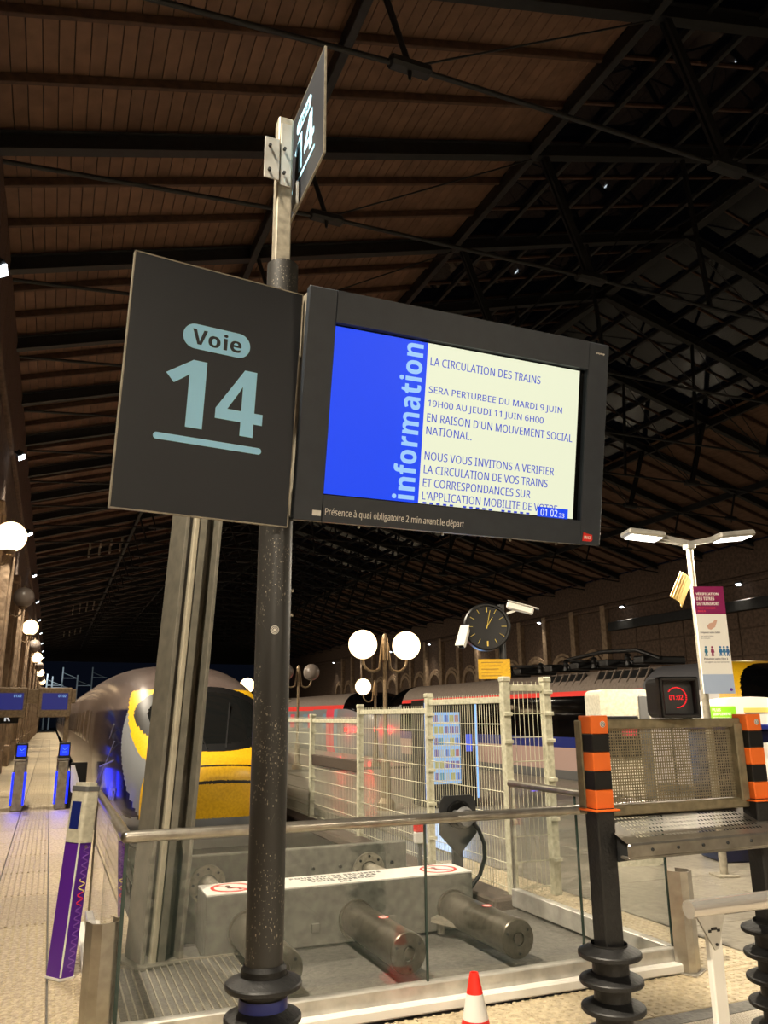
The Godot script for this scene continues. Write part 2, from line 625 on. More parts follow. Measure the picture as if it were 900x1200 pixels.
func build_walls():
	var w := setting("wall_left")
	var st := S()
	box(st, Vector3(-1.75, 5.0, -55), Vector3(0.4, 10.4, 134))
	part(w, "masonry", st, mats.stone_dark)
	st = S()
	box(st, Vector3(-1.52, 9.2, 0), Vector3(0.1, 1.86, 1.165), 0.015)
	var fr := done(st)
	for k in 70:
		piece(w, "frieze_panel", fr, mats.frieze, Transform3D(Basis.IDENTITY, Vector3(0, 0, 2.0 - 1.19 * k)))
	st = S()
	box(st, Vector3(-1.5, 8.2, -55), Vector3(0.14, 0.16, 134), 0.03)
	part(w, "cornice", st, mats.stone_dark)
	st = S()
	box(st, Vector3(-1.42, 2.9, 0), Vector3(0.3, 5.8, 0.62), 0.03)
	box(st, Vector3(-1.38, 0.35, 0), Vector3(0.36, 0.7, 0.8), 0.03)
	box(st, Vector3(-1.4, 5.75, 0), Vector3(0.36, 0.25, 0.8), 0.04)
	tube(st, Vector3(-1.24, 0.7, 0.12), Vector3(-1.24, 5.6, 0.12), 0.055, -1, 10)
	var pil := done(st)
	for k in 26:
		piece(w, "pilaster", pil, mats.stone, Transform3D(Basis.IDENTITY, Vector3(0, 0, 1.2 - 4.65 * k)))
	# right wall
	w = setting("wall_right")
	st = S()
	box(st, Vector3(33.3, 5.0, -55), Vector3(0.6, 10.4, 134))
	part(w, "masonry", st, mats.stone_dark)
	st = S()
	box(st, Vector3(32.97, 0, 0), Vector3(0.1, 1.36, 1.96), 0.03)
	var blk := done(st)
	for k in 10:
		for j in 5:
			piece(w, "stone_block", blk, mats.stone_dark, Transform3D(Basis.IDENTITY, Vector3(0, 0.9 + 1.4 * j, -22.0 - 2.0 * k)))
	st = S()
	box(st, Vector3(32.75, 6.95, -31.5), Vector3(0.4, 0.55, 19.4), 0.02)
	part(w, "iron_girder", st, mats.iron)
	for k in 16:
		var z := -43.5 - 3.4 * k
		st = S()
		box(st, Vector3(32.85, 4.2, z + 1.7), Vector3(0.4, 8.4, 0.5), 0.03)
		part(w, "pilaster", st, mats.stone)
		st = S()
		for i in 12:
			var a0 := PI * i / 12.0
			var a1 := PI * (i + 1) / 12.0
			for rr in [[0.95, 1.2, 0.14], [1.25, 1.45, 0.08]]:
				var poly := PackedVector2Array([Vector2(cos(a0), sin(a0)) * rr[0], Vector2(cos(a1), sin(a1)) * rr[0], Vector2(cos(a1), sin(a1)) * rr[1], Vector2(cos(a0), sin(a0)) * rr[1]])
				extrude(st, poly, 0.0, rr[2], Transform3D(Basis(Vector3(0, 0, 1), Vector3(0, 1, 0), Vector3(-1, 0, 0)), Vector3(33.0, 4.25, z)))
		part(w, "arch", st, mats.stone)
	st = S()
	box(st, Vector3(32.85, 8.2, -55), Vector3(0.35, 0.2, 134), 0.03)
	box(st, Vector3(32.9, 9.3, -55), Vector3(0.2, 1.6, 134), 0.02)
	part(w, "cornice", st, mats.stone_dark)
	w = setting("wall_far_end")
	st = S()
	extrude(st, PackedVector2Array([Vector2(-1.9, 9.3), Vector2(33.3, 9.3), Vector2(33.3, 10.2), Vector2(15.7, 15.3), Vector2(-1.9, 10.2)]), -0.15, 0.15, Transform3D(Basis.IDENTITY, Vector3(0, 0, -121.5)))
	part(w, "gable_screen", st, mats.iron)
	w = setting("wall_back_bounce")  # added behind the camera to bounce light; the concourse runs on open there
	st = S()
	box(st, Vector3(15.7, 6.0, 11.6), Vector3(36, 16, 0.4))
	part(w, "masonry", st, mats.stone)

func build_roof():
	var rf := setting("ceiling")
	var zf := 12.0
	var slope := atan(TAN)
	var k0 := -6
	var k1 := 31
	# boards: the nearest six bays piece by piece, the rest joined
	var width := 0.2085
	var count := 48
	var st := S()
	box(st, Vector3.ZERO, Vector3(width - 0.011, 0.022, BAY - 0.006), 0.004)
	var plank := done(st)
	var far := S()
	var bl := Basis(Vector3(0, 0, 1), slope)
	var br := Basis(Vector3(0, 0, 1), -slope)
	for k in range(k0, k1):
		var zc := BAY0 - BAY * k - BAY / 2
		for i in count:
			var d := (i + 0.5) * width * cos(slope)
			var pl := Vector3(EAVE_X + d, EAVE_Y + d * TAN + 0.16, zc)
			var pr := Vector3(WALL_R - d, EAVE_Y + d * TAN + 0.16, zc)
			if k >= -2 and k < 4:
				piece(rf, "plank", plank, mats.plank[(i * 7 + k * 3 + (i * i) % 11 + 40) % 4], Transform3D(bl, pl + Vector3(0, rng.randf_range(-0.004, 0.004), 0)))
			else:
				box(far, pl, Vector3(width - 0.011, 0.022, BAY - 0.006), 0.0, bl)
			box(far, pr, Vector3(width - 0.011, 0.022, BAY - 0.006), 0.0, br)
	var f := part(rf, "far_planks", far, mats.plank[1])
	f.set_meta("kind", "stuff")
	# weather skin above the boards
	st = S()
	var L := 48 * width
	var lc := 24 * width * cos(slope)
	box(st, Vector3(EAVE_X + lc, EAVE_Y + lc * TAN + 0.24, -55), Vector3(L, 0.06, 134), 0.0, bl)
	box(st, Vector3(WALL_R - lc, EAVE_Y + lc * TAN + 0.24, -55), Vector3(L, 0.06, 134), 0.0, br)
	part(rf, "roof_deck", st, mats.black)
	# secondary rafters
	var xg := EAVE_X + 48 * width * cos(slope)      # where the glazing begins
	var sec := S()
	bar(sec, Vector3(EAVE_X, EAVE_Y + 0.06, 0), Vector3(xg, roof_y(xg) + 0.06, 0), 0.075, 0.15, 0.01)
	var secm := done(sec)
	sec = S()
	bar(sec, Vector3(WALL_R, EAVE_Y + 0.06, 0), Vector3(2 * RIDGE_X - xg, roof_y(xg) + 0.06, 0), 0.075, 0.15, 0.01)
	var secr := done(sec)
	for k in range(k0, k1):
		for s in [1, 2]:
			var z: float = BAY0 - BAY * k - BAY * s / 3.0
			piece(rf, "common_rafter", secm, mats.rafter, Transform3D(Basis.IDENTITY, Vector3(0, 0, z)))
			piece(rf, "common_rafter", secr, mats.rafter, Transform3D(Basis.IDENTITY, Vector3(0, 0, z)))
	# purlins along the hall
	for x in [3.2, xg, 2 * RIDGE_X - xg, 28.2]:
		st = S()
		box(st, Vector3(x, roof_y(x) - 0.12, -55), Vector3(0.14, 0.3, 134), 0.015)
		part(rf, "purlin", st, mats.iron)
	for i in 5:
		for sgn in [-1, 1]:
			var x: float = RIDGE_X + sgn * (RIDGE_X - xg) * (i + 1) / 6.0
			st = S()
			box(st, Vector3(x, roof_y(x) + 0.06, -55), Vector3(0.09, 0.14, 134), 0.01)
			part(rf, "glazing_purlin", st, mats.iron)
	st = S()
	box(st, Vector3(RIDGE_X, roof_y(RIDGE_X), -55), Vector3(0.3, 0.35, 134), 0.02)
	part(rf, "ridge_beam", st, mats.iron)
	# glass
	var gl := (RIDGE_X - xg) / 6.0 / cos(slope)
	st = S()
	box(st, Vector3.ZERO, Vector3(gl - 0.03, 0.012, BAY / 3 - 0.04))
	var gp := done(st)
	var gfar := S()
	var gbar := S()
	for k in range(k0, k1):
		for s in 3:
			var zc := BAY0 - BAY * k - BAY * (s + 0.5) / 3.0
			for i in 6:
				var d := (RIDGE_X - xg) * (i + 0.5) / 6.0
				var xl := xg + d
				var xr := 2 * RIDGE_X - xg - d
				if k >= -2 and k < 9:
					piece(rf, "glass_pane", gp, mats.roof_glass, Transform3D(bl, Vector3(xl, roof_y(xl) + 0.17, zc)))
				else:
					box(gfar, Vector3(xl, roof_y(xl) + 0.17, zc), Vector3(gl - 0.03, 0.012, BAY / 3 - 0.04), 0.0, bl)
				box(gfar, Vector3(xr, roof_y(xr) + 0.17, zc), Vector3(gl - 0.03, 0.012, BAY / 3 - 0.04), 0.0, br)
			var zb := BAY0 - BAY * k - BAY * s / 3.0
			bar(gbar, Vector3(xg, roof_y(xg) + 0.15, zb), Vector3(RIDGE_X, roof_y(RIDGE_X) + 0.15, zb), 0.05, 0.07)
			bar(gbar, Vector3(2 * RIDGE_X - xg, roof_y(xg) + 0.15, zb), Vector3(RIDGE_X, roof_y(RIDGE_X) + 0.15, zb), 0.05, 0.07)
	f = part(rf, "far_glazing", gfar, mats.roof_glass)
	f.set_meta("kind", "stuff")
	f = part(rf, "glazing_bars", gbar, mats.rafter)
	f.set_meta("kind", "stuff")
	# trusses
	var shapes := {}
	st = S()
	for sgn in [-1, 1]:
		var e := Vector3(RIDGE_X + sgn * (RIDGE_X - EAVE_X), EAVE_Y - 0.08, 0)
		var r := Vector3(RIDGE_X, roof_y(RIDGE_X) - 0.08, 0)
		bar(st, e, r, 0.07, 0.3)
		for dy in [-0.15, 0.15]:
			bar(st, e + Vector3(0, dy, 0), r + Vector3(0, dy, 0), 0.2, 0.03, 0.005)
	shapes.principal_rafter = done(st)
	for sgn in [-1, 1]:
		var X := func(x: float) -> float: return RIDGE_X + sgn * (RIDGE_X - x)
		st = S()
		var pts := [Vector3(X.call(-1.4), 9.72, 0), Vector3(X.call(3.72), 10.08, 0), Vector3(X.call(9.35), 10.15, 0), Vector3(RIDGE_X, 10.1, 0)]
		for i in 3:
			tube(st, pts[i], pts[i + 1], 0.038, -1, 8)
		tube(st, pts[1], Vector3(X.call(8.3), 12.7, 0), 0.016, -1, 6)
		tube(st, pts[2], Vector3(X.call(15.5), 14.7, 0), 0.022, -1, 6)
		tube(st, pts[2], Vector3(X.call(12.0), 13.7, 0), 0.016, -1, 6)
		shapes["tie_rod" + str(sgn)] = done(st)
		st = S()
		tube(st, Vector3(X.call(3.3), 11.35, 0), pts[1], 0.05, 0.04, 8)
		box(st, pts[1], Vector3(0.62, 0.16, 0.2), 0.04)
		tube(st, pts[1] + Vector3(0, -0.2, 0), pts[1], 0.02, 0.05, 8)
		shapes["short_strut" + str(sgn)] = done(st)
		st = S()
		bar(st, Vector3(X.call(8.4), 12.75, 0.05), pts[2] + Vector3(0, 0, 0.05), 0.05, 0.14)
		bar(st, Vector3(X.call(8.4), 12.75, -0.05), pts[2] + Vector3(0, 0, -0.05), 0.05, 0.14)
		box(st, pts[2], Vector3(0.7, 0.2, 0.24), 0.05)
		bar(st, Vector3(X.call(12.2), 13.8, 0), Vector3(X.call(12.5), 10.15, 0), 0.08, 0.08)
		shapes["long_strut" + str(sgn)] = done(st)
	for k in range(k0, k1 + 1):
		var xf := Transform3D(Basis.IDENTITY, Vector3(0, 0, BAY0 - BAY * k))
		for key in shapes:
			piece(rf, String(key).rstrip("-1"), shapes[key], mats.iron, xf)
	# clusters of pale upright slats just under the roof slope
	for c in [[1.2, -45.0], [1.0, -72.0], [0.6, -92.0]]:
		for i in 4:
			for j in 2:
				st = S()
				box(st, Vector3(c[0] + 0.55 * i, roof_y(c[0] + 0.55 * i) - 0.1 - 0.2 * j, c[1] - 1.3 * j), Vector3(0.1, 0.5, 0.5), 0.02)
				part(rf, "pale_slat", st, mats.galv)

# ------------------------------------------------------------------ lamps
func globe_mesh(r: float) -> ArrayMesh:
	var st := S()
	ball(st, Vector3.ZERO, r, 16, 24)
	return done(st)

func build_lamps():
	# floodlights high on both walls
	for k in range(-1, 11):
		var z := -2.4 - 9.32 * k
		for side in [0, 1]:
			var x: float = [-1.3, 32.6][side]
			var sg: float = [1.0, -1.0][side]
			var t := thing("wall_floodlight", ["white LED floodlight on the wall cornice above the globe lamps", "white LED floodlight on the stone wall beyond the red striped train"][side], "floodlight", Vector3(x, 8.1, z), Vector3.ZERO, ["floodlights above the platform wall", "floodlights on the arcaded wall"][side])
			var st := S()
			box(st, Vector3(0, 0, 0), Vector3(0.16, 0.14, 0.34), 0.02, Basis(Vector3(0, 0, 1), -0.5 * sg))
			bar(st, Vector3(-0.16 * sg, 0.06, 0), Vector3(0, 0.02, 0), 0.05, 0.05)
			part(t, "housing", st, mats.dark_grey)
			st = S()
			box(st, Vector3(0.05 * sg, -0.075, 0), Vector3(0.17, 0.03, 0.32), 0.01, Basis(Vector3(0, 0, 1), 0.5 * sg))
			part(t, "lens", st, mats.flood)
			spot(t, "beam", Vector3(0.1 * sg, -0.13, 0), Vector3(0.85 * sg, -1, 0), 64.0, COOL, [150.0, 50.0][side], 0.2)
	# globe lamps on the platform wall, every other one out
	for k in range(-1, 9):
		var z := -16.2 - 8.4 * (k)
		if k == -1:
			z = 0.6
		var lit := k % 2 == 0 or k == -1
		var t := thing("globe_wall_lamp", "glowing milk glass globe lamp on a wall bracket" if lit else "unlit grey globe lamp on a wall bracket", "lamp", Vector3(-1.0, 4.95, z), Vector3.ZERO, "lit globes along the platform wall" if lit else "unlit globes along the platform wall")
		var g := piece(t, "globe", globe_mesh(0.29), mats.globe if lit else mats.globe_off)
		var st := S()
		sweep(st, [Vector3(0, -0.28, 0), Vector3(0, -0.42, 0), Vector3(-0.06, -0.52, 0), Vector3(-0.16, -0.56, 0), Vector3(-0.3, -0.5, 0), Vector3(-0.42, -0.3, 0)], 0.024, 8)
		lathe(st, [Vector2(0.05, -0.34), Vector2(0.12, -0.29), Vector2(0.12, -0.25)], 14)
		part(t, "bracket", st, mats.bronze)
		st = S()
		lathe(st, [Vector2(0.05, 0.27), Vector2(0.03, 0.33), Vector2(0.0, 0.37)], 12)
		part(t, "finial", st, mats.bronze)
		if lit:
			omni(t, "glow", Vector3.ZERO, WARM, 150.0, 0.28)
	# twin globe posts on the next platform
	var posts := [[Vector3(5.55, 0, -13.4), 1, 1], [Vector3(7.2, 0, -24.6), 0, 0], [Vector3(5.9, 0, -28.0), 1, 1], [Vector3(9.8, 0, -24.5), 1, 0]]
	var names := ["bronze lamp post with two glowing globes behind the wire fence", "bronze lamp post with two unlit globes beside the black pole", "far lamp post with glowing globes beside the yellow nosed train", "far lamp post with a glowing globe in front of the black train nose"]
	for i in 4:
		var p: Array = posts[i]
		var h: float = [2.84, 2.95, 2.65, 2.5][i]
		var t := thing("globe_lamp_post", names[i], "lamp post", p[0])
		var st := S()
		lathe(st, [Vector2(0.16, 0), Vector2(0.16, 0.12), Vector2(0.09, 0.2), Vector2(0.075, 0.8), Vector2(0.038, 0.85), Vector2(0.038, h - 0.3), Vector2(0.06, h - 0.28), Vector2(0.06, h + 0.12), Vector2(0.03, h + 0.2), Vector2(0, h + 0.22)], 14)
		part(t, "post", st, mats.bronze)
		for sg in [-1.0, 1.0]:
			if i == 3 and sg > 0:
				continue
			st = S()
			var a := []
			for s in 9:
				var th := PI * s / 8.0
				a.append(Vector3(sg * (0.24 - 0.19 * cos(th)), h - 0.28 - 0.2 * sin(th) + (0.32 * (1 - s / 8.0) if s < 2 else 0.0), 0))
			a[8] = Vector3(sg * 0.43, h - 0.26, 0)
			sweep(st, a, 0.026, 8)
			part(t, "arm", st, mats.bronze)
			var lit: bool = p[1] == 1
			piece(t, "globe", globe_mesh(0.26), mats.globe if lit else mats.globe_off, Transform3D(Basis.IDENTITY, Vector3(sg * 0.43, h, 0)))
			if lit:
				omni(t, "glow", Vector3(sg * 0.43, h, 0), WARM, 20.0, 0.25)
	# twin LED street lamps: the one by the poster, and those of the concourse behind
	twin_led("twin_led_lamp", "grey post with two white LED lamp heads above the ticket check poster", Vector3(6.43, 0, -6.62), 3.42, -0.3, 14.0)
	twin_led("twin_led_lamp", "tall grey post with two white LED heads on the concourse", Vector3(-0.2, 0, 3.2), 4.6, 0.3, 22.0)
	twin_led("twin_led_lamp", "tall grey post with two white LED heads near the added back wall", Vector3(5.2, 0, 4.6), 4.6, 0.3, 22.0)

func twin_led(called: String, label: String, at: Vector3, h: float, turn: float, e: float):
	var t := thing(called, label, "lamp post", at, Vector3(0, turn, 0))
	var st := S()
	tube(st, Vector3.ZERO, Vector3(0, h, 0), 0.04, 0.036, 14)
	box(st, Vector3(0, 0.01, 0), Vector3(0.22, 0.02, 0.22), 0.004)
	part(t, "post", st, mats.galv)
	st = S()
	for sg in [-1.0, 1.0]:
		bar(st, Vector3(0, h, 0.045), Vector3(sg * 0.34, h + 0.07, 0.06), 0.02, 0.05)
		bar(st, Vector3(0, h, -0.045), Vector3(sg * 0.34, h + 0.07, -0.06), 0.02, 0.05)
	box(st, Vector3(0, h - 0.02, 0), Vector3(0.1, 0.08, 0.12), 0.01)
	part(t, "arm", st, mats.alu)
	for sg in [-1.0, 1.0]:
		st = S()
		box(st, Vector3(sg * 0.52, h + 0.1, 0), Vector3(0.42, 0.07, 0.28), 0.02, Basis(Vector3(0, 0, 1), 0.1 * sg))
		var head := part(t, "lamp_head", st, mats.alu)
		st = S()
		box(st, Vector3(sg * 0.52, h + 0.062, 0), Vector3(0.34, 0.012, 0.22), 0.0, Basis(Vector3(0, 0, 1), 0.1 * sg))
		part(head, "lens", st, mats.led)
		area(t, "beam", Vector3(sg * 0.52, h + 0.045, 0), Vector3(-PI / 2, 0, 0), Vector2(0.34, 0.22), COOL, e)

# ------------------------------------------------------------------ pole, signs and screen
func ringed_base(h: float, n: int, r: float, core: float) -> Array:
	var prof := [Vector2(core * 1.3, 0.0), Vector2(core * 1.3, 0.03), Vector2(core, 0.035)]
	var step := (h - 0.05) / n
	for i in n:
		var y := 0.05 + step * (i + 0.62)
		prof.append(Vector2(core, y - 0.016))
		prof.append(Vector2(r * 0.97, y - 0.013))
		prof.append(Vector2(r, y - 0.008))
		prof.append(Vector2(r, y + 0.004))
		prof.append(Vector2(r * 0.97, y + 0.009))
		prof.append(Vector2(core * 1.18, y + 0.026))
		prof.append(Vector2(core * 1.06, y + 0.03))
		prof.append(Vector2(core, y + 0.03))
	prof.append(Vector2(core, h))
	return prof

func build_sign_pole():
	var t := thing("sign_pole", "scratched black steel pole on a stack of rubber rings carrying the signs", "pole", Vector3(0.803, 0, -3.12))
	var st := S()
	lathe(st, [Vector2(0.07, 0.6), Vector2(0.07, 3.59), Vector2(0.06, 3.59), Vector2(0.06, 3.52), Vector2(0, 3.52)], 32)
	part(t, "shaft", st, mats.pole_black)
	st = S()
	lathe(st, ringed_base(0.7, 6, 0.14, 0.083), 36)
	part(t, "rubber_rings", st, mats.rubber)
	st = S()
	lathe(st, [Vector2(0.0885, 0.565), Vector2(0.0885, 0.618)], 32)
	part(t, "blue_band", st, mats.blue, "blue band between the rubber rings")
	st = S()
	lathe(st, [Vector2(0.08, 0.69), Vector2(0.082, 0.71), Vector2(0.073, 0.725)], 32)
	part(t, "collar", st, mats.rubber)
	st = S()
	box(st, Vector3(-0.01, 3.86, 0), Vector3(0.072, 1.02, 0.072), 0.006)
	part(t, "upper_post", st, mats.galv, "galvanised square post")
	for y in [1.93]:
		st = S()
		var xf := Transform3D(Basis(Vector3.UP, -0.16), Vector3(-0.011, y, 0.0695))
		ring(st, 0.0, 0.006, 0, 0.0015, xf, 16)
		ring(st, 0.009, 0.012, 0, 0.0015, xf, 20)
		ring(st, 0.0145, 0.017, 0, 0.0015, xf, 20)
		part(t, "sticker", st, mats.white, "round white sticker of rings")
	for y in [1.66, 2.0, 2.1]:
		st = S()
		tube(st, Vector3(0.066, y, 0.01), Vector3(0.078, y, 0.01), 0.007, -1, 8)
		part(t, "bolt", st, mats.steel)
	# lower sign
	var rot := Vector3(0.1175, 0.117, 0)
	var u := Vector3(0.678, 0, -0.08).normalized()
	var v := Vector3(0.006, 1.015, 0.12).normalized()
	var c := Vector3(0.141, 3.36, -2.80) + u * 0.347 - v * 0.53
	t = thing("platform_sign", "large black platform sign reading Voie 14 hung upright beside the screen", "sign", c, rot)
	st = S()
	box(st, Vector3(0, 0, -0.012), Vector3(0.692, 0.992, 0.022), 0.002)
	part(t, "panel", st, mats.sign_black)
	st = S()
	for sx in [-1, 1]:
		box(st, Vector3(sx * 0.3465, 0, -0.012), Vector3(0.004, 0.994, 0.026))
		box(st, Vector3(0, sx * 0.4965, -0.012), Vector3(0.694, 0.004, 0.026))
	part(t, "edge_trim", st, mats.galv)
	st = S()
	extrude(st, round_rect(0.272, 0.1, 0.049, 8), 0, 0.002, Transform3D(Basis.IDENTITY, Vector3(-0.003, 0.212, 0)))
	part(t, "pill", st, mats.pale_blue, "pale blue rounded pill")
	words(t, "Voie", Vector3(-0.103, 0.181, 0.0015), 0.2, 0.064, mats.sign_black, true)
	words(t, "1", Vector3(-0.19, -0.155, 0), 0.155, 0.27, mats.pale_blue, true)
	words(t, "4", Vector3(0.012, -0.155, 0), 0.195, 0.27, mats.pale_blue, true)
	st = S()
	extrude(st, round_rect(0.43, 0.026, 0.0125, 6), 0, 0.002, Transform3D(Basis.IDENTITY, Vector3(-0.003, -0.206, 0)))
	part(t, "underline", st, mats.pale_blue)
	st = S()
	box(st, Vector3(0.29, 0.25, -0.075), Vector3(0.12, 0.06, 0.1), 0.006)
	part(t, "bracket", st, mats.dark_grey)
	st = S()
	box(st, Vector3(0.29, -0.3, -0.04), Vector3(0.12, 0.06, 0.03), 0.006)
	part(t, "bracket", st, mats.dark_grey)
	# upper sign, turned a quarter
	t = thing("platform_sign", "smaller black sign reading Voie 14 set edgewise high on the square post", "sign", Vector3(0.87, 4.215, -3.04), Vector3(0, -PI / 2, 0))
	st = S()
	box(st, Vector3(0, 0, -0.004), Vector3(0.6, 0.555, 0.008), 0.001)
	part(t, "panel", st, mats.sign_black)
	st = S()
	for sx in [-1, 1]:
		box(st, Vector3(sx * 0.301, 0, -0.004), Vector3(0.003, 0.557, 0.01))
		box(st, Vector3(0, sx * 0.278, -0.004), Vector3(0.604, 0.003, 0.01))
	part(t, "edge_trim", st, mats.galv)
	st = S()
	extrude(st, round_rect(0.24, 0.075, 0.037, 8), 0, 0.002, Transform3D(Basis.IDENTITY, Vector3(-0.01, 0.165, 0)))
	part(t, "pill", st, mats.pale_blue, "pale blue rounded pill")
	words(t, "Voie", Vector3(-0.095, 0.143, 0.0015), 0.17, 0.045, mats.sign_black, true)
	words(t, "1", Vector3(-0.16, -0.1, 0), 0.12, 0.2, mats.pale_blue, true)
	words(t, "4", Vector3(0.0, -0.1, 0), 0.155, 0.2, mats.pale_blue, true)
	st = S()
	extrude(st, round_rect(0.38, 0.02, 0.0095, 6), 0, 0.002, Transform3D(Basis.IDENTITY, Vector3(-0.02, -0.14, 0)))
	part(t, "underline", st, mats.pale_blue)
	st = S()
	# a folded plate round the post: front leaf, side leaf and the lug behind the panel
	var pz := 0.87 - 0.793
	box(st, Vector3(-0.08 + 0.041, -0.06, pz), Vector3(0.008, 0.34, 0.05), 0.001)
	box(st, Vector3(-0.08 + 0.045, -0.1, pz + 0.068), Vector3(0.008, 0.22, 0.07), 0.001)
	box(st, Vector3(-0.08 + 0.02, -0.1, pz + 0.034), Vector3(0.05, 0.22, 0.006), 0.001)
	box(st, Vector3(-0.08, -0.24, 0.016), Vector3(0.07, 0.12, 0.012), 0.001)
	part(t, "clamp", st, mats.alu, "pale metal clamp plate")
	for y in [-0.04, -0.17]:
		for z in [pz + 0.01, pz + 0.08]:
			st = S()
			tube(st, Vector3(-0.032, y, z), Vector3(-0.018, y, z), 0.008, -1, 6)
			part(t, "bolt", st, mats.dark_grey)

func build_display():
	var t := thing("information_display", "big grey framed screen showing a blue and cream travel notice", "screen", Vector3(1.597, 2.852, -2.895), Vector3(0.1964, 0, 0))
	var case_m := mottled(Color(0.145, 0.168, 0.2), Color(0.17, 0.193, 0.225), 0.02, 1.0, 0.45, 0.0, 0.0, 41)
	var W := 1.517
	var H := 0.976
	var x0 := -0.634
	var x1 := 0.642
	var y0 := -0.377
	var y1 := 0.352
	var st := S()
	# bezel as four bars round the recessed screen
	box(st, Vector3((-W / 2 + x0) / 2, 0, -0.02), Vector3(x0 + W / 2, H, 0.04), 0.004)
	box(st, Vector3((W / 2 + x1) / 2, 0, -0.02), Vector3(W / 2 - x1, H, 0.04), 0.004)
	box(st, Vector3((x0 + x1) / 2, (H / 2 + y1) / 2, -0.02), Vector3(x1 - x0, H / 2 - y1, 0.04))
	box(st, Vector3((x0 + x1) / 2, (-H / 2 + y0) / 2, -0.02), Vector3(x1 - x0, y0 + H / 2, 0.04))
	part(t, "bezel", st, case_m)
	st = S()
	box(st, Vector3(0, 0, -0.115), Vector3(W - 0.01, H - 0.01, 0.14), 0.01)
	part(t, "casing", st, mats.galv)
	st = S()
	box(st, Vector3((x0 + x1) / 2, (y0 + y1) / 2, -0.036), Vector3(x1 - x0, y1 - y0, 0.008))
	part(t, "screen_surround", st, mats.black_gloss)
	var blue := glow(Color(0.02, 0.27, 0.95), 1.0)
	var cream := glow(Color(0.93, 0.945, 0.82), 1.0)
	var ink := glow(Color(0.14, 0.25, 0.78), 1.0)
	var pale := glow(Color(0.62, 0.8, 0.98), 1.0)
	var white := glow(Color(0.95, 0.97, 1.0), 0.9)
	var zf := -0.028
	var xs := -0.195
	var sx1 := 0.612
	var sy0 := -0.37
	var sy1 := 0.343
	st = S()
	box(st, Vector3((x0 + xs) / 2 + 0.003, (sy0 + sy1) / 2, zf), Vector3(xs - x0 - 0.006, sy1 - sy0, 0.006))
	var scr := part(t, "screen_blue_field", st, blue, "glowing blue field")
	words(t, "information", Vector3(-0.216, -0.36, zf + 0.003), 0.69, 0.105, pale, true, Vector3(0, 0, PI / 2), "screen_lettering")
	st = S()
	box(st, Vector3((xs + sx1) / 2, (sy0 + sy1) / 2, zf), Vector3(sx1 - xs, sy1 - sy0, 0.006))
	part(t, "screen_notice_field", st, cream, "glowing cream field")
	var lines := [["LA CIRCULATION DES TRAINS", 0.252, 0.572], ["SERA PERTURBEE DU MARDI 9 JUIN", 0.122, 0.70], ["19H00 AU JEUDI 11 JUIN 6H00", 0.061, 0.6], ["EN RAISON D'UN MOUVEMENT SOCIAL", 0.0, 0.765], ["NATIONAL.", -0.058, 0.226], ["NOUS VOUS INVITONS A VERIFIER", -0.17, 0.672], ["LA CIRCULATION DE VOS TRAINS", -0.23, 0.64], ["ET CORRESPONDANCES SUR", -0.289, 0.55], ["L'APPLICATION MOBILITE DE VOTRE", -0.346, 0.7]]
	for l in lines:
		words(t, l[0], Vector3(-0.178, l[1] - 0.006, zf + 0.003), l[2], 0.036, ink, false, Vector3.ZERO, "screen_lettering")
	# tops of the line that is scrolling out of view
	st = S()
	for i in 17:
		if i in [5, 11]:
			continue
		box(st, Vector3(-0.165 + i * 0.033, sy0 + 0.004, zf + 0.003), Vector3(0.017, 0.008, 0.002))
	part(t, "scrolling_line", st, ink)
	st = S()
	box(st, Vector3(0.498, -0.353, zf + 0.005), Vector3(0.166, 0.048, 0.004))
	part(t, "screen_clock_field", st, blue)
	words(t, "01 02", Vector3(0.43, -0.37, zf + 0.0075), 0.092, 0.033, white, false, Vector3.ZERO, "screen_lettering")
	words(t, "33", Vector3(0.531, -0.37, zf + 0.0075), 0.03, 0.02, white, false, Vector3.ZERO, "screen_lettering")
	words(t, "Présence à quai obligatoire 2 min avant le départ", Vector3(-0.623, -0.468, 0), 0.645, 0.038, mats.white)
	st = S()
	box(st, Vector3(-0.66, -0.455, 0.001), Vector3(0.036, 0.022, 0.002))
	part(t, "label_plate", st, mats.white)
	words(t, "Oxytep", Vector3(0.682, 0.432, 0), 0.05, 0.011, mats.white, true, Vector3.ZERO, "maker_mark")
	st = S()
	extrude(st, PackedVector2Array([Vector2(-0.027, -0.02), Vector2(0.022, -0.02), Vector2(0.029, -0.012), Vector2(0.027, 0.012), Vector2(0.0, 0.016), Vector2(-0.024, 0.021)]), 0, 0.002, Transform3D(Basis.IDENTITY, Vector3(0.682, -0.452, 0)))
	part(t, "red_badge", st, mats.red)
	words(t, "SNCF", Vector3(0.661, -0.461, 0.0015), 0.042, 0.014, mats.white, true)
	for x in [-0.45, -0.05, 0.3, 0.55]:
		st = S()
		tube(st, Vector3(x, -0.487, -0.06), Vector3(x, -0.5, -0.06), 0.006, -1, 6)
		part(t, "screw", st, mats.steel)
	for y in [0.2, -0.25]:
		st = S()
		box(st, Vector3(-0.745, y, -0.19), Vector3(0.06, 0.08, 0.05), 0.006)
		part(t, "bracket", st, mats.dark_grey)
	area(t, "screen_light", Vector3(0.2, -0.02, 0.01), Vector3(0, PI, 0), Vector2(0.8, 0.68), Color(0.9, 0.93, 0.9), 0.5)

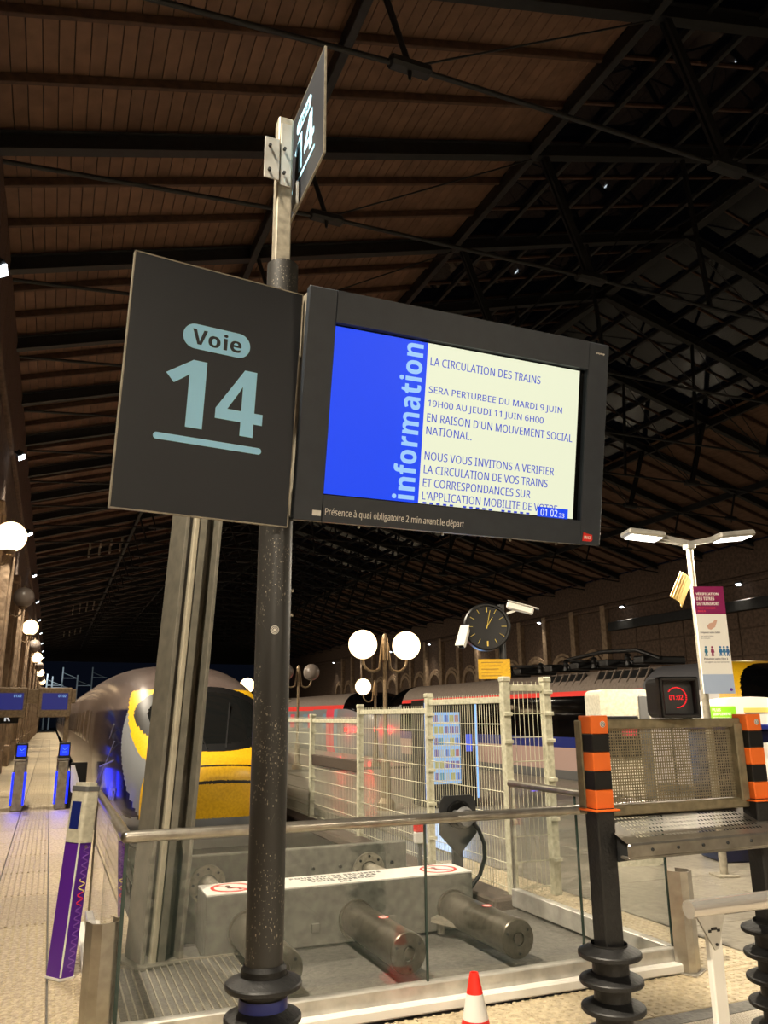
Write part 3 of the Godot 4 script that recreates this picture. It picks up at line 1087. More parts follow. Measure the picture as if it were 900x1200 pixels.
# ------------------------------------------------------------------ barrier, buffer stop and column
func build_barrier():
	var t := thing("glass_barrier", "glass barrier with a brushed steel handrail round the buffer stop", "barrier")
	var rail := 1.0
	var A := Vector3(0.42, rail, -4.52)
	var B := Vector3(3.85, rail, -4.47)
	for seg in [[A, B], [A, Vector3(0.42, rail, -7.1)], [B, Vector3(3.85, rail, -6.4)]]:
		var st := S()
		tube(st, seg[0], seg[1], 0.03, -1, 20)
		ball(st, seg[0], 0.03, 8, 20)
		part(t, "handrail", st, mats.steel)
	var panels := [[A, B, [0.0, 0.49, 0.8, 1.0]], [A, Vector3(0.42, rail, -7.1), [0.0, 0.5, 1.0]], [B, Vector3(3.85, rail, -6.4), [0.0, 0.5, 1.0]]]
	for p in panels:
		for i in p[2].size() - 1:
			var a: Vector3 = p[0].lerp(p[1], p[2][i])
			var b: Vector3 = p[0].lerp(p[1], p[2][i + 1])
			var d: Vector3 = (b - a).normalized() * 0.006
			var st := S()
			bar(st, a + d + Vector3(0, -0.45, 0), b - d + Vector3(0, -0.45, 0), 0.012, 0.86)
			part(t, "glass_pane", st, mats.glass)
			st = S()
			box(st, a + d + Vector3(0, -0.45, 0), Vector3(0.0125, 0.86, 0.0125))
			part(t, "pane_edge", st, mats.glass_edge)
		var st := S()
		bar(st, p[0] + Vector3(0, -0.93, 0), p[1] + Vector3(0, -0.93, 0), 0.07, 0.14, 0.006)
		part(t, "base_shoe", st, mats.alu)
		st = S()
		var off: Vector3 = Vector3(0, 0, 0.06) if p[1] == B else Vector3(-0.06 if p[0] == A else 0.06, 0, 0)
		bar(st, p[0] + off + Vector3(0, -0.965, 0), p[1] + off + Vector3(0, -0.965, 0), 0.06, 0.06, 0.01)
		part(t, "kick_strip", st, mats.white, "white painted kick strip")
	var st := S()
	tube(st, Vector3(3.85, 0.06, -6.4), Vector3(3.85, 1.0, -6.4), 0.015, -1, 10)
	part(t, "end_post", st, mats.steel)
	st = S()
	tube(st, Vector3(0.42, 0.06, -7.1), Vector3(0.42, 1.0, -7.1), 0.015, -1, 10)
	part(t, "end_post", st, mats.steel)
	# folded steel corner bollards
	var oct := PackedVector2Array([Vector2(-0.075, -0.04), Vector2(-0.04, -0.075), Vector2(0.04, -0.075), Vector2(0.075, -0.04), Vector2(0.075, 0.045), Vector2(0.07, 0.045), Vector2(0.069, -0.037), Vector2(0.037, -0.069), Vector2(-0.037, -0.069), Vector2(-0.069, -0.037), Vector2(-0.069, 0.045), Vector2(-0.075, 0.045)])
	var lab := ["open folded steel bollard beside the purple ticket validator", "open folded steel bollard under the perforated seat"]
	var at := [Vector3(0.345, 0, -4.6), Vector3(3.9, 0, -4.42)]
	for i in 2:
		var b := thing("corner_bollard", lab[i], "bollard", at[i], Vector3(0, [0.35, 0.5][i], 0))
		st = S()
		extrude(st, oct, 0.0, 0.6, Transform3D(Basis(Vector3(1, 0, 0), Vector3(0, 0, -1), Vector3(0, 1, 0)), Vector3.ZERO))
		part(b, "folded_shell", st, mats.steel)
		st = S()
		box(st, Vector3(0, 0.006, 0), Vector3(0.19, 0.012, 0.19), 0.003)
		part(b, "foot_plate", st, mats.steel)
	# floor grating inside
	t = thing("floor_grating", "dark floor grating with pale bars at the foot of the leaning column", "grating", Vector3(0.5, 0, -5.3))
	st = S()
	box(st, Vector3(0.42, 0.004, 0), Vector3(0.84, 0.008, 1.3))
	part(t, "tray", st, mats.dark_band)
	st = S()
	box(st, Vector3.ZERO, Vector3(0.008, 0.014, 1.24))
	var slat := done(st)
	for i in 18:
		piece(t, "slat", slat, mats.galv, Transform3D(Basis.IDENTITY, Vector3(0.04 + i * 0.045, 0.012, 0)))
	st = S()
	for z in [-0.64, 0.64]:
		box(st, Vector3(0.42, 0.012, z), Vector3(0.84, 0.018, 0.02))
	part(t, "frame", st, mats.galv)

func pictogram(parent: Node3D, xf: Transform3D, r: float):
	var st := S()
	ring(st, 0, r * 0.97, 0, 0.001, xf, 28)
	var disc := part(parent, "pictogram", st, mats.white)
	st = S()
	ring(st, r * 0.84, r, 0, 0.002, xf, 28)
	box(st, xf * Vector3(0, 0, 0.0012), Vector3(r * 1.8, r * 0.13, 0.0016), 0.0, xf.basis * Basis(Vector3(0, 0, 1), -0.75))
	part(disc, "red_ring", st, mats.red)
	st = S()
	ring(st, 0, r * 0.13, 0, 0.0015, xf * Transform3D(Basis.IDENTITY, Vector3(-r * 0.1, r * 0.42, 0)), 12)
	box(st, xf * Vector3(-r * 0.12, r * 0.05, 0.001), Vector3(r * 0.2, r * 0.5, 0.0012), 0.0, xf.basis)
	box(st, xf * Vector3(r * 0.12, -r * 0.18, 0.001), Vector3(r * 0.5, r * 0.14, 0.0012), 0.0, xf.basis)
	box(st, xf * Vector3(r * 0.32, -r * 0.4, 0.001), Vector3(r * 0.13, r * 0.42, 0.0012), 0.0, xf.basis)
	part(disc, "seated_figure", st, mats.black)

func build_buffer_stop():
	var t := thing("buffer_stop", "grey steel buffer stop block with three rams and a white warning top", "buffer stop", Vector3(2.15, 0, -6.12))
	var st := S()
	box(st, Vector3(0, 0.195, 0), Vector3(2.08, 0.39, 0.36), 0.006)
	part(t, "block", st, mats.buffer)
	st = S()
	box(st, Vector3(0, 0.396, 0), Vector3(2.08, 0.012, 0.36), 0.002)
	part(t, "warning_top", st, mats.white)
	var flat := Basis(Vector3(1, 0, 0), -PI / 2)
	var y := 0.402
	var txt := [["POUR VOTRE SECURITE", 0.1, 0.74], ["VEUILLEZ NE PAS", 0.025, 0.6], ["VOUS ASSEOIR", -0.05, 0.5], ["ICI", -0.125, 0.1]]
	for l in txt:
		words(t, l[0], Vector3(-float(l[2]) / 2, y, -float(l[1]) + 0.025), l[2], 0.05, mats.black, true, Vector3(-PI / 2, 0, 0))
	for x in [-0.83, 0.83]:
		pictogram(t, Transform3D(flat, Vector3(x, y, 0)), 0.15)
	for x in [-0.25, 0.35, 0.9]:
		st = S()
		box(st, Vector3(x, 0.12, 0.185), Vector3(0.06, 0.06, 0.02), 0.004)
		part(t, "bolt_plate", st, mats.buffer)
	for i in 3:
		var x: float = [-0.75, 0.06, 0.86][i]
		st = S()
		var xf := Transform3D(Basis(Vector3(1, 0, 0), PI / 2), Vector3(x, 0.15, 0.18))
		lathe(st, [Vector2(0.135, 0), Vector2(0.135, 0.02), Vector2(0.12, 0.022), Vector2(0.12, 0.88), Vector2(0.124, 0.885), Vector2(0.124, 0.945), Vector2(0.118, 0.952), Vector2(0.045, 0.952), Vector2(0.045, 0.94), Vector2(0.03, 0.94), Vector2(0.03, 0.955), Vector2(0, 0.955)], 40, xf)
		var ram := part(t, "ram", st, mats.cylinder)
		st = S()
		for a in 3:
			var an := 0.6 + a * TAU / 3
			tube(st, Vector3(x + 0.09 * cos(an), 0.15 + 0.09 * sin(an), 1.13), Vector3(x + 0.09 * cos(an), 0.15 + 0.09 * sin(an), 1.137), 0.009, -1, 10)
		part(ram, "plug", st, mats.black)
		pictogram(ram, Transform3D(Basis(Vector3(1, 0, 0), -PI / 2) , Vector3(x + 0.0, 0.2725, 0.72)), 0.035)
	# front beam on the train side
	st = S()
	box(st, Vector3(0, 0.14, -1.05), Vector3(2.0, 0.66, 0.1), 0.008)
	part(t, "striking_beam", st, mats.buffer)
	for x in [-0.82, 0.62]:
		st = S()
		tube(st, Vector3(x, 0.25, -0.99), Vector3(x, 0.25, -0.18), 0.07, -1, 20)
		lathe(st, [Vector2(0.15, 0), Vector2(0.15, 0.025), Vector2(0.08, 0.03)], 28, Transform3D(Basis(Vector3(1, 0, 0), PI / 2), Vector3(x, 0.25, -1.0)))
		var rod := part(t, "piston_rod", st, mats.galv)
		st = S()
		for a in 8:
			var an := a * TAU / 8
			tube(st, Vector3(x + 0.12 * cos(an), 0.25 + 0.12 * sin(an), -0.975), Vector3(x + 0.12 * cos(an), 0.25 + 0.12 * sin(an), -0.965), 0.011, -1, 8)
		part(rod, "bolt", st, mats.black)
	st = S()
	for x in [0.1, 0.35, 0.85]:
		for yy in [0.05, 0.3]:
			tube(st, Vector3(x, yy, -1.0), Vector3(x, yy, -0.985), 0.016, -1, 8)
	part(t, "bolt", st, mats.black)
	# side foot with a sloping guide
	st = S()
	bar(st, Vector3(0.7, 0.1, 0.2), Vector3(1.15, 0.03, 0.75), 0.16, 0.03)
	box(st, Vector3(0.72, 0.05, 0.25), Vector3(0.04, 0.1, 0.04))
	part(t, "guide_foot", st, mats.galv)
	# shore supply socket
	t = thing("shore_supply_socket", "dark plate with a grey cable plug standing behind the buffer stop", "socket", Vector3(3.42, 0, -6.6))
	st = S()
	var poly := PackedVector2Array([Vector2(-0.14, 0.9), Vector2(0.14, 0.9), Vector2(0.18, 0.84), Vector2(0.18, 0.58), Vector2(0.0, 0.4), Vector2(-0.18, 0.58), Vector2(-0.18, 0.84)])
	extrude(st, poly, -0.01, 0.01)
	part(t, "back_plate", st, mats.dark_grey)
	st = S()
	box(st, Vector3(0, 0.3, -0.03), Vector3(0.09, 0.6, 0.05), 0.005)
	part(t, "post", st, mats.dark_grey)
	st = S()
	lathe(st, [Vector2(0.12, 0), Vector2(0.12, 0.05), Vector2(0.1, 0.05), Vector2(0.1, 0.02), Vector2(0, 0.02)], 24, Transform3D(Basis(Vector3(1, 0, 0), PI / 2), Vector3(0, 0.74, 0.0)))
	part(t, "socket_ring", st, mats.black)
	st = S()
	box(st, Vector3(0.0, 0.73, 0.08), Vector3(0.19, 0.11, 0.12), 0.03)
	lathe(st, [Vector2(0.09, 0), Vector2(0.07, 0.05), Vector2(0.0, 0.055)], 20, Transform3D(Basis(Vector3(1, 0, 0), PI / 2), Vector3(0, 0.73, 0.13)))
	part(t, "plug", st, mats.grey)
	st = S()
	sweep(st, [Vector3(0.08, 0.7, 0.1), Vector3(0.14, 0.62, 0.12), Vector3(0.19, 0.5, 0.12), Vector3(0.2, 0.38, 0.1), Vector3(0.16, 0.25, 0.08), Vector3(0.07, 0.14, 0.06), Vector3(0.0, 0.08, 0.05)], 0.018, 8)
	part(t, "cable", st, mats.rubber)
	t = thing("emergency_button", "small red and white button box beside the wire fence", "button box", Vector3(3.32, -0.05, -7.2))
	st = S()
	box(st, Vector3(0, 0.27, 0), Vector3(0.03, 0.54, 0.03))
	part(t, "post", st, mats.grey)
	st = S()
	box(st, Vector3(0, 0.53, 0), Vector3(0.1, 0.1, 0.07), 0.008)
	part(t, "white_base", st, mats.white)
	st = S()
	box(st, Vector3(0, 0.63, 0), Vector3(0.1, 0.1, 0.07), 0.008)
	part(t, "red_cover", st, mats.red)

func build_column():
	var t := thing("leaning_column", "olive grey steel column leaning beside the buffer stop behind the glass", "column", Vector3(0.79, 0, -6.05), Vector3(0, 0.28, -0.049))
	var st := S()
	box(st, Vector3(0, 1.85, 0), Vector3(0.05, 3.7, 0.26))
	box(st, Vector3(0.135, 1.85, 0), Vector3(0.03, 3.7, 0.28), 0.004)
	box(st, Vector3(-0.135, 1.85, 0), Vector3(0.03, 3.7, 0.28), 0.004)
	box(st, Vector3(0.06, 1.85, -0.02), Vector3(0.14, 3.7, 0.02))
	part(t, "shaft", st, mats.column)
	st = S()
	box(st, Vector3(-0.058, 1.85, 0.11), Vector3(0.04, 3.7, 0.06), 0.008)
	part(t, "cable_cover", st, mats.column_pale, "pale cover strip running up the column")
	st = S()
	box(st, Vector3(0, 0.012, 0), Vector3(0.42, 0.024, 0.4), 0.005)
	part(t, "foot_plate", st, mats.column)

func build_validator():
	var t := thing("ticket_validator", "purple ticket validator post with a white head leaning beside the glass barrier", "ticket validator", Vector3(0.2, 0, -5.93), Vector3(0, 0.62, -0.075))
	var st := S()
	var sec := round_rect(0.105, 0.15, 0.012, 3)
	var up := Transform3D(Basis(Vector3(1, 0, 0), Vector3(0, 0, -1), Vector3(0, 1, 0)), Vector3.ZERO)
	extrude(st, sec, 0.012, 0.8, up)
	part(t, "body", st, mats.purple)
	st = S()
	extrude(st, round_rect(0.115, 0.16, 0.012, 3), 0.0, 0.014, up)
	part(t, "foot", st, mats.white)
	st = S()
	extrude(st, round_rect(0.112, 0.158, 0.02, 4), 0.8, 1.15, up)
	extrude(st, round_rect(0.09, 0.135, 0.02, 4), 1.15, 1.175, up)
	var head := part(t, "head", st, mats.offwhite, "off-white rounded head")
	st = S()
	extrude(st, round_rect(0.116, 0.162, 0.02, 4), 1.12, 1.152, up)
	part(head, "cap", st, mats.grey)
	st = S()
	box(st, Vector3(-0.057, 0.97, 0.0), Vector3(0.004, 0.17, 0.09))
	part(head, "reader_panel", st, mats.blue, "blue reader panel")
	st = S()
	box(st, Vector3(-0.05, 0.41, 0.0722), Vector3(0.008, 0.78, 0.008))
	part(t, "white_stripe", st, mats.white)
	var cols := [mat(Color(0.5, 0.3, 0.68), 0.4), mat(Color(0.95, 0.86, 0.5), 0.4), mat(Color(0.92, 0.2, 0.35), 0.4), mat(Color(0.5, 0.3, 0.68), 0.4)]
	var rng_y := [[0.78, 0.58], [0.58, 0.5], [0.5, 0.42], [0.42, 0.04]]
	for k in 4:
		st = S()
		var pts := []
		var yy: float = rng_y[k][0]
		while yy > rng_y[k][1]:
			pts.append(Vector3(0.012 + 0.022 * sin(yy * TAU / 0.045), yy, 0.0755))
			yy -= 0.0056
		for i in pts.size() - 1:
			bar(st, pts[i], pts[i + 1], 0.003, 0.0065)
		part(t, "squiggle", st, cols[k])
	st = S()
	ring(st, 0.006, 0.01, 0, 0.002, Transform3D(Basis.IDENTITY, Vector3(0.005, 0.775, 0.0752)), 16)
	part(t, "badge", st, mats.bronze)

func build_gates():
	var blue_led := glow(Color(0.06, 0.14, 1.0), 3.0)
	var scr := glow(Color(0.05, 0.2, 1.0), 1.4)
	var white := glow(Color(0.6, 0.8, 1.0), 1.2)
	var labels := ["steel ticket gate with blue lights near the wall pilasters", "steel ticket gate with blue lights and a white toothed panel beside the train", "steel ticket gate mostly hidden close to the wall"]
	var xs := [-0.42, 0.3, -1.0]
	for i in 3:
		var t := thing("ticket_gate", labels[i], "ticket gate", Vector3(xs[i], 0, [-16.2, -16.2, -13.6][i]))
		var st := S()
		box(st, Vector3(0, 0.42, -0.5), Vector3(0.2, 0.84, 1.2), 0.02)
		part(t, "cabinet", st, mats.steel)
		st = S()
		box(st, Vector3(0, 0.86, -0.5), Vector3(0.22, 0.05, 1.2), 0.015)
		part(t, "top_plate", st, mats.steel)
		for sg in [-1, 1]:
			st = S()
			box(st, Vector3(sg * 0.102, 0.38, 0.085), Vector3(0.03, 0.56, 0.03), 0.006)
			part(t, "light_strip", st, blue_led, "glowing blue light strip")
		st = S()
		box(st, Vector3(0, 1.02, 0.02), Vector3(0.2, 0.28, 0.06), 0.01, Basis(Vector3(1, 0, 0), -0.15))
		var hd := part(t, "display", st, mats.black)
		st = S()
		box(st, Vector3(0, 1.025, 0.053), Vector3(0.15, 0.19, 0.008), 0.0, Basis(Vector3(1, 0, 0), -0.15))
		part(hd, "screen", st, scr)
		st = S()
		bar(st, Vector3(-0.04, 1.07, 0.06), Vector3(0.0, 1.03, 0.06), 0.012, 0.004)
		bar(st, Vector3(0.0, 1.03, 0.06), Vector3(0.05, 1.07, 0.06), 0.012, 0.004)
		box(st, Vector3(0, 0.99, 0.06), Vector3(0.08, 0.012, 0.004))
		part(hd, "arrow", st, white)
		if i == 1:
			st = S()
			var poly := PackedVector2Array([Vector2(0.0, 0.75), Vector2(0.07, 0.75), Vector2(0.22, 0.3), Vector2(0.19, 0.26), Vector2(0.16, 0.3), Vector2(0.13, 0.26), Vector2(0.1, 0.3), Vector2(0.07, 0.26), Vector2(0.03, 0.3)])
			extrude(st, poly, 0, 0.015, Transform3D(Basis.IDENTITY, Vector3(0.13, 0.0, 0.02)))
			part(t, "paddle", st, mats.white, "white toothed paddle")
			st = S()
			box(st, Vector3(0.27, 0.4, -0.03), Vector3(0.3, 0.8, 0.04), 0.01)
			part(t, "side_panel", st, mats.black)
		area(t, "blue_light", Vector3(0, 0.4, 0.12), Vector3(0, PI, 0), Vector2(0.2, 0.56), Color(0.08, 0.15, 1.0), 0.3)
	# portal with two small screens
	var t := thing("screen_portal", "beige portal frame carrying two small blue screens over the platform", "portal", Vector3(-0.3, 0, -17.6))
	var st := S()
	box(st, Vector3(0, 2.02, 0), Vector3(1.5, 0.28, 0.12), 0.01)
	part(t, "cross_beam", st, mats.bronze)
	for x in [-0.72, 0.62]:
		st = S()
		box(st, Vector3(x, 0.95, -0.02), Vector3(0.09, 1.9, 0.09), 0.01)
		part(t, "post", st, mats.bronze)
	for x in [-0.46, 0.36]:
		st = S()
		box(st, Vector3(x, 1.9, 0.05), Vector3(0.62, 0.58, 0.1), 0.015)
		var c := part(t, "screen_case", st, mats.bronze)
		st = S()
		box(st, Vector3(x, 1.92, 0.102), Vector3(0.48, 0.32, 0.01))
		part(c, "screen", st, glow(Color(0.2, 0.22, 0.55), 0.55))
		words(c, "01:02", Vector3(x + 0.06, 2.0, 0.107), 0.14, 0.05, white)
	var s := thing("letter_sign", "black sign with a white letter R hung under the portal", "sign", Vector3(-0.95, 1.62, -19.5))
	st = S()
	box(st, Vector3.ZERO, Vector3(0.62, 0.26, 0.05), 0.01)
	part(s, "panel", st, mats.black)
	words(s, "R", Vector3(0.03, -0.08, 0.025), 0.12, 0.17, glow(Color(0.95, 0.95, 0.95), 0.7), true)
	st = S()
	tube(st, Vector3(-0.25, 0.12, 0), Vector3(-0.25, 1.4, 0), 0.02, -1, 8)
	bar(st, Vector3(-0.25, 1.4, 0), Vector3(-0.3, 1.4, 0), 0.03, 0.03)
	part(s, "hanger", st, mats.iron)

# ------------------------------------------------------------------ fence
func mesh_panel(t: Node3D, a: Vector3, b: Vector3, h: float, step: float):
	var st := S()
	var n := int(a.distance_to(b) / step)
	for i in range(1, n):
		var p := a.lerp(b, float(i) / n)
		tube(st, p + Vector3(0, 0.04, 0), p + Vector3(0, h, 0), 0.0032, -1, 5, false)
	var rows := 8
	for j in rows + 1:
		var y := 0.08 + (h - 0.16) * j / rows
		tube(st, a + Vector3(0, y, 0), b + Vector3(0, y, 0), 0.005, -1, 5, false)
	var o := part(t, "mesh_panel", st, mats.wire)
	o.set_meta("kind", "stuff")
	st = S()
	bar(st, a + Vector3(0, h - 0.06, 0), b + Vector3(0, h - 0.06, 0), 0.03, 0.06, 0.004)
	part(t, "top_rail", st, mats.fence)

func build_fence():
	var t := thing("wire_fence", "white welded wire fence with flaking posts beside the platform track", "fence")
	var zs := [-17.6, -15.1, -12.7, -10.5, -8.3, -6.62]
	var hs := [1.62, 1.62, 1.62, 1.74, 1.83, 1.94]
	for i in 6:
		var st := S()
		box(st, Vector3(3.97, hs[i] / 2, zs[i]), Vector3(0.075, hs[i], 0.075), 0.006)
		box(st, Vector3(3.97, hs[i] - 0.02, zs[i]), Vector3(0.09, 0.05, 0.09), 0.008)
		box(st, Vector3(3.97, 0.02, zs[i]), Vector3(0.16, 0.04, 0.16), 0.006)
		var p := part(t, "post", st, mats.fence)
		st = S()
		for y in [0.3, 0.65, 1.0, 1.35, 1.6]:
			box(st, Vector3(3.97, y, zs[i] + 0.045), Vector3(0.09, 0.035, 0.02), 0.004)
		part(p, "clamp", st, mats.fence)
		if i < 5:
			mesh_panel(t, Vector3(3.97, 0, zs[i]), Vector3(3.97, 0, zs[i + 1]), min(hs[i], hs[i + 1]) - 0.04, 0.05)
	var z := -6.62
	var st := S()
	box(st, Vector3(4.42, 0.97, z), Vector3(0.08, 1.94, 0.08), 0.006)
	box(st, Vector3(4.42, 1.92, z), Vector3(0.095, 0.05, 0.095), 0.008)
	var p := part(t, "post", st, mats.fence)
	st = S()
	for y in [0.3, 0.65, 1.0, 1.35, 1.6, 1.8]:
		box(st, Vector3(4.42, y, z + 0.05), Vector3(0.1, 0.035, 0.02), 0.004)
	part(p, "clamp", st, mats.fence)
	mesh_panel(t, Vector3(3.97, 0, z), Vector3(4.42, 0, z), 1.9, 0.05)
	st = S()
	bar(st, Vector3(3.96, 0.92, -12.6), Vector3(3.96, 0.92, -10.5), 0.05, 0.16, 0.01)
	part(t, "flaking_board", st, mats.rust, "dark board with flaking paint")
	st = S()
	bar(st, Vector3(3.85, -0.02, -17), Vector3(3.85, -0.02, -6.5), 0.3, 0.12, 0.02)
	part(t, "kerb", st, mats.rust)

# ------------------------------------------------------------------ leaning bench, rail, cone
func build_bench():
	var t := thing("leaning_bench", "perforated metal leaning bench between two orange and black striped posts", "bench")
	var z := -3.03
	for x in [2.27, 3.19]:
		var st := S()
		box(st, Vector3(x, 0.92, z), Vector3(0.092, 0.6, 0.092), 0.006)
		var p := part(t, "post", st, mats.rubber)
		st = S()
		lathe(st, ringed_base(0.66, 6, 0.132, 0.076), 32, Transform3D(Basis.IDENTITY, Vector3(x, 0, z)))
		part(p, "rubber_rings", st, mats.rubber)
		for k in 5:
			st = S()
			box(st, Vector3(x, 1.195 + 0.079 * k + 0.0395, z), Vector3(0.094, 0.079, 0.094), 0.004)
			part(p, "stripe", st, mats.orange if k % 2 == 0 else mats.black, "orange stripe" if k % 2 == 0 else "black stripe")
		st = S()
		box(st, Vector3(x, 1.19, z), Vector3(0.13, 0.008, 0.13), 0.002)
		part(p, "orange_collar", st, mats.orange)
		st = S()
		var xf := Transform3D(Basis.IDENTITY, Vector3(x + 0.015, 1.552, z + 0.0475))
		ring(st, 0, 0.014, 0, 0.001, xf, 20)
		part(p, "sticker", st, mats.white)
		st = S()
		ring(st, 0.004, 0.0065, 0, 0.0018, xf, 16)
		ring(st, 0.0095, 0.0115, 0, 0.0018, xf, 20)
		part(p, "sticker_ring", st, mats.navy)
	# perforated back panel with real square holes
	var st := S()
	st.set_smooth_group(-1)
	var x0 := 2.31
	var x1 := 3.15
	var y0 := 1.205
	var y1 := 1.535
	var nx := 64
	var ny := 25
	var pz := z - 0.02
	for i in nx:
		for j in ny:
			var cw := (x1 - x0) / nx
			var ch := (y1 - y0) / ny
			var c := Vector3(x0 + cw * (i + 0.5), y0 + ch * (j + 0.5), pz)
			var o := [Vector3(-cw, -ch, 0) / 2, Vector3(cw, -ch, 0) / 2, Vector3(cw, ch, 0) / 2, Vector3(-cw, ch, 0) / 2]
			for k in 4:
				var a: Vector3 = o[k]
				var b: Vector3 = o[(k + 1) % 4]
				quad(st, c + a, c + b, c + b * 0.56, c + a * 0.56, Vector3(0, 0, 1))
				quad(st, c + b * 0.56, c + a * 0.56, c + a * 0.56 - Vector3(0, 0, 0.003), c + b * 0.56 - Vector3(0, 0, 0.003), -(a + b))
	part(t, "perforated_back", st, mats.panel)
	st = S()
	for y in [1.18, 1.55]:
		box(st, Vector3(2.73, y, pz), Vector3(0.9, 0.045, 0.045), 0.006)
	box(st, Vector3(2.235, 1.37, pz - 0.03), Vector3(0.035, 0.4, 0.05), 0.005)
	box(st, Vector3(3.12, 1.37, pz), Vector3(0.05, 0.36, 0.07), 0.006)
	part(t, "back_frame", st, mats.panel)
	# sloping perforated seat
	st = S()
	st.set_smooth_group(-1)
	var a0 := Vector3(2.3, 1.165, -3.16)
	var sw := 0.9
	var dn := Vector3(0, -0.1, 0.26)
	var gx := 44
	var gy := 9
	var nrm := dn.cross(Vector3.RIGHT).normalized()
	if nrm.y < 0:
		nrm = -nrm
	for i in gx:
		for j in gy:
			var cu := Vector3(sw / gx, 0, 0)
			var cv := dn / gy
			var c := a0 + cu * (i + 0.5) + cv * (j + 0.5)
			var hole := 0.5 if (i > 3 and i < gx - 4 and j > 1 and j < gy - 1) else 0.02
			var o := [(-cu - cv) / 2, (cu - cv) / 2, (cu + cv) / 2, (-cu + cv) / 2]
			for k in 4:
				quad(st, c + o[k], c + o[(k + 1) % 4], c + o[(k + 1) % 4] * hole, c + o[k] * hole, nrm)
	part(t, "perforated_seat", st, mats.steel)
	st = S()
	box(st, a0 + dn + Vector3(sw / 2, -0.03, 0.005), Vector3(sw, 0.06, 0.02), 0.008)
	box(st, a0 + dn + Vector3(sw / 2, -0.06, -0.02), Vector3(sw, 0.012, 0.06), 0.004)
	box(st, a0 + Vector3(sw / 2, 0.01, -0.005), Vector3(sw, 0.03, 0.02), 0.006)
	part(t, "seat_edge", st, mats.steel)
	st = S()
	for i in 6:
		tube(st, a0 + dn + Vector3(0.12 + i * 0.14, -0.028, 0.012), a0 + dn + Vector3(0.12 + i * 0.14, -0.028, 0.02), 0.007, -1, 8)
	part(t, "rivet", st, mats.dark_grey)
	for x in [2.325, 3.125]:
		st = S()
		var poly := PackedVector2Array([Vector2(-0.16, 1.155), Vector2(0.1, 1.06), Vector2(0.1, 1.0), Vector2(0.02, 0.98), Vector2(-0.08, 0.99), Vector2(-0.16, 1.05)])
		extrude(st, poly, -0.012, 0.012, Transform3D(Basis(Vector3(0, 0, 1), Vector3(0, 1, 0), Vector3(-1, 0, 0)), Vector3(x, 0, -3.0)))
		part(t, "seat_bracket", st, mats.dark_grey)

func build_front_bits():
	# round clock display on the bench back
	var t := thing("digital_clock_box", "black hooded box with glowing red digits above the perforated bench", "clock", Vector3(2.74, 1.574, -3.0), Vector3(0, -0.35, 0))
	var st := S()
	extrude(st, round_rect(0.19, 0.19, 0.035, 5), -0.14, -0.005, Transform3D(Basis.IDENTITY, Vector3(0, 0.095, 0)))
	part(t, "housing", st, mats.dark_grey)
	st = S()
	for k in 4:
		var a := PI / 2 * k
		box(st, Vector3(0.085 * cos(a), 0.095 + 0.085 * sin(a), 0.015), Vector3(0.02 if k % 2 == 0 else 0.19, 0.19 if k % 2 == 0 else 0.02, 0.05), 0.006)
	part(t, "hood", st, mats.black)
	var redg := glow(Color(1.0, 0.08, 0.14), 1.5)
	words(t, "01:02", Vector3(-0.036, 0.084, -0.003), 0.066, 0.022, redg)
	st = S()
	for i in 40:
		if i > 26:
			continue
		var a := TAU * i / 40.0 - 1.6
		var p := Vector3(0.046 * cos(a), 0.095 + 0.046 * sin(a), -0.002)
		box(st, p, Vector3(0.004, 0.004, 0.006))
	part(t, "second_dots", st, redg)
	# chrome rail on a white post
	t = thing("chrome_rail", "chrome tube rail on a white post in front of the striped bench", "rail", Vector3(2.4, 0, -2.68))
	st = S()
	tube(st, Vector3(0.0, 0.845, 0), Vector3(1.6, 0.845, 0.0), 0.034, -1, 28)
	part(t, "tube", st, mats.chrome)
	for x in [0.11, 1.45]:
		st = S()
		box(st, Vector3(x, 0.4, 0), Vector3(0.065, 0.82, 0.03), 0.005)
		part(t, "post", st, mats.white)
	st = S()
	extrude(st, PackedVector2Array([Vector2(0.02, 0.82), Vector2(0.16, 0.82), Vector2(0.115, 0.7), Vector2(0.095, 0.695)]), 0.012, 0.022)
	part(t, "bracket", st, mats.alu)
	st = S()
	for p in [Vector2(0.075, 0.765), Vector2(0.09, 0.772), Vector2(0.105, 0.772), Vector2(0.12, 0.765)]:
		box(st, Vector3(p.x, p.y, 0.022), Vector3(0.014, 0.01, 0.004))
	tube(st, Vector3(0.104, 0.715, 0.022), Vector3(0.104, 0.715, 0.026), 0.006, -1, 8)
	part(t, "bolt", st, mats.black)
	# traffic cone
	t = thing("traffic_cone", "small red and white traffic cone in front of the glass barrier", "traffic cone", Vector3(2.14, 0, -4.0))
	st = S()
	box(st, Vector3(0, 0.012, 0), Vector3(0.22, 0.024, 0.22), 0.008)
	part(t, "base", st, mats.cone_red)
	var R := func(y: float) -> float: return 0.088 - 0.066 * y / 0.31
	for b in [[0.024, 0.1, 0], [0.1, 0.215, 1], [0.215, 0.31, 0]]:
		st = S()
		var pr := [Vector2(R.call(b[0]), b[0]), Vector2(R.call(b[1]), b[1])]
		if b[1] > 0.3:
			pr.append(Vector2(0.016, 0.31))
			pr.append(Vector2(0.016, 0.24))
		lathe(st, pr, 32)
		part(t, "white_sleeve" if b[2] == 1 else "cone_shell", st, mats.white if b[2] == 1 else mats.cone_red)

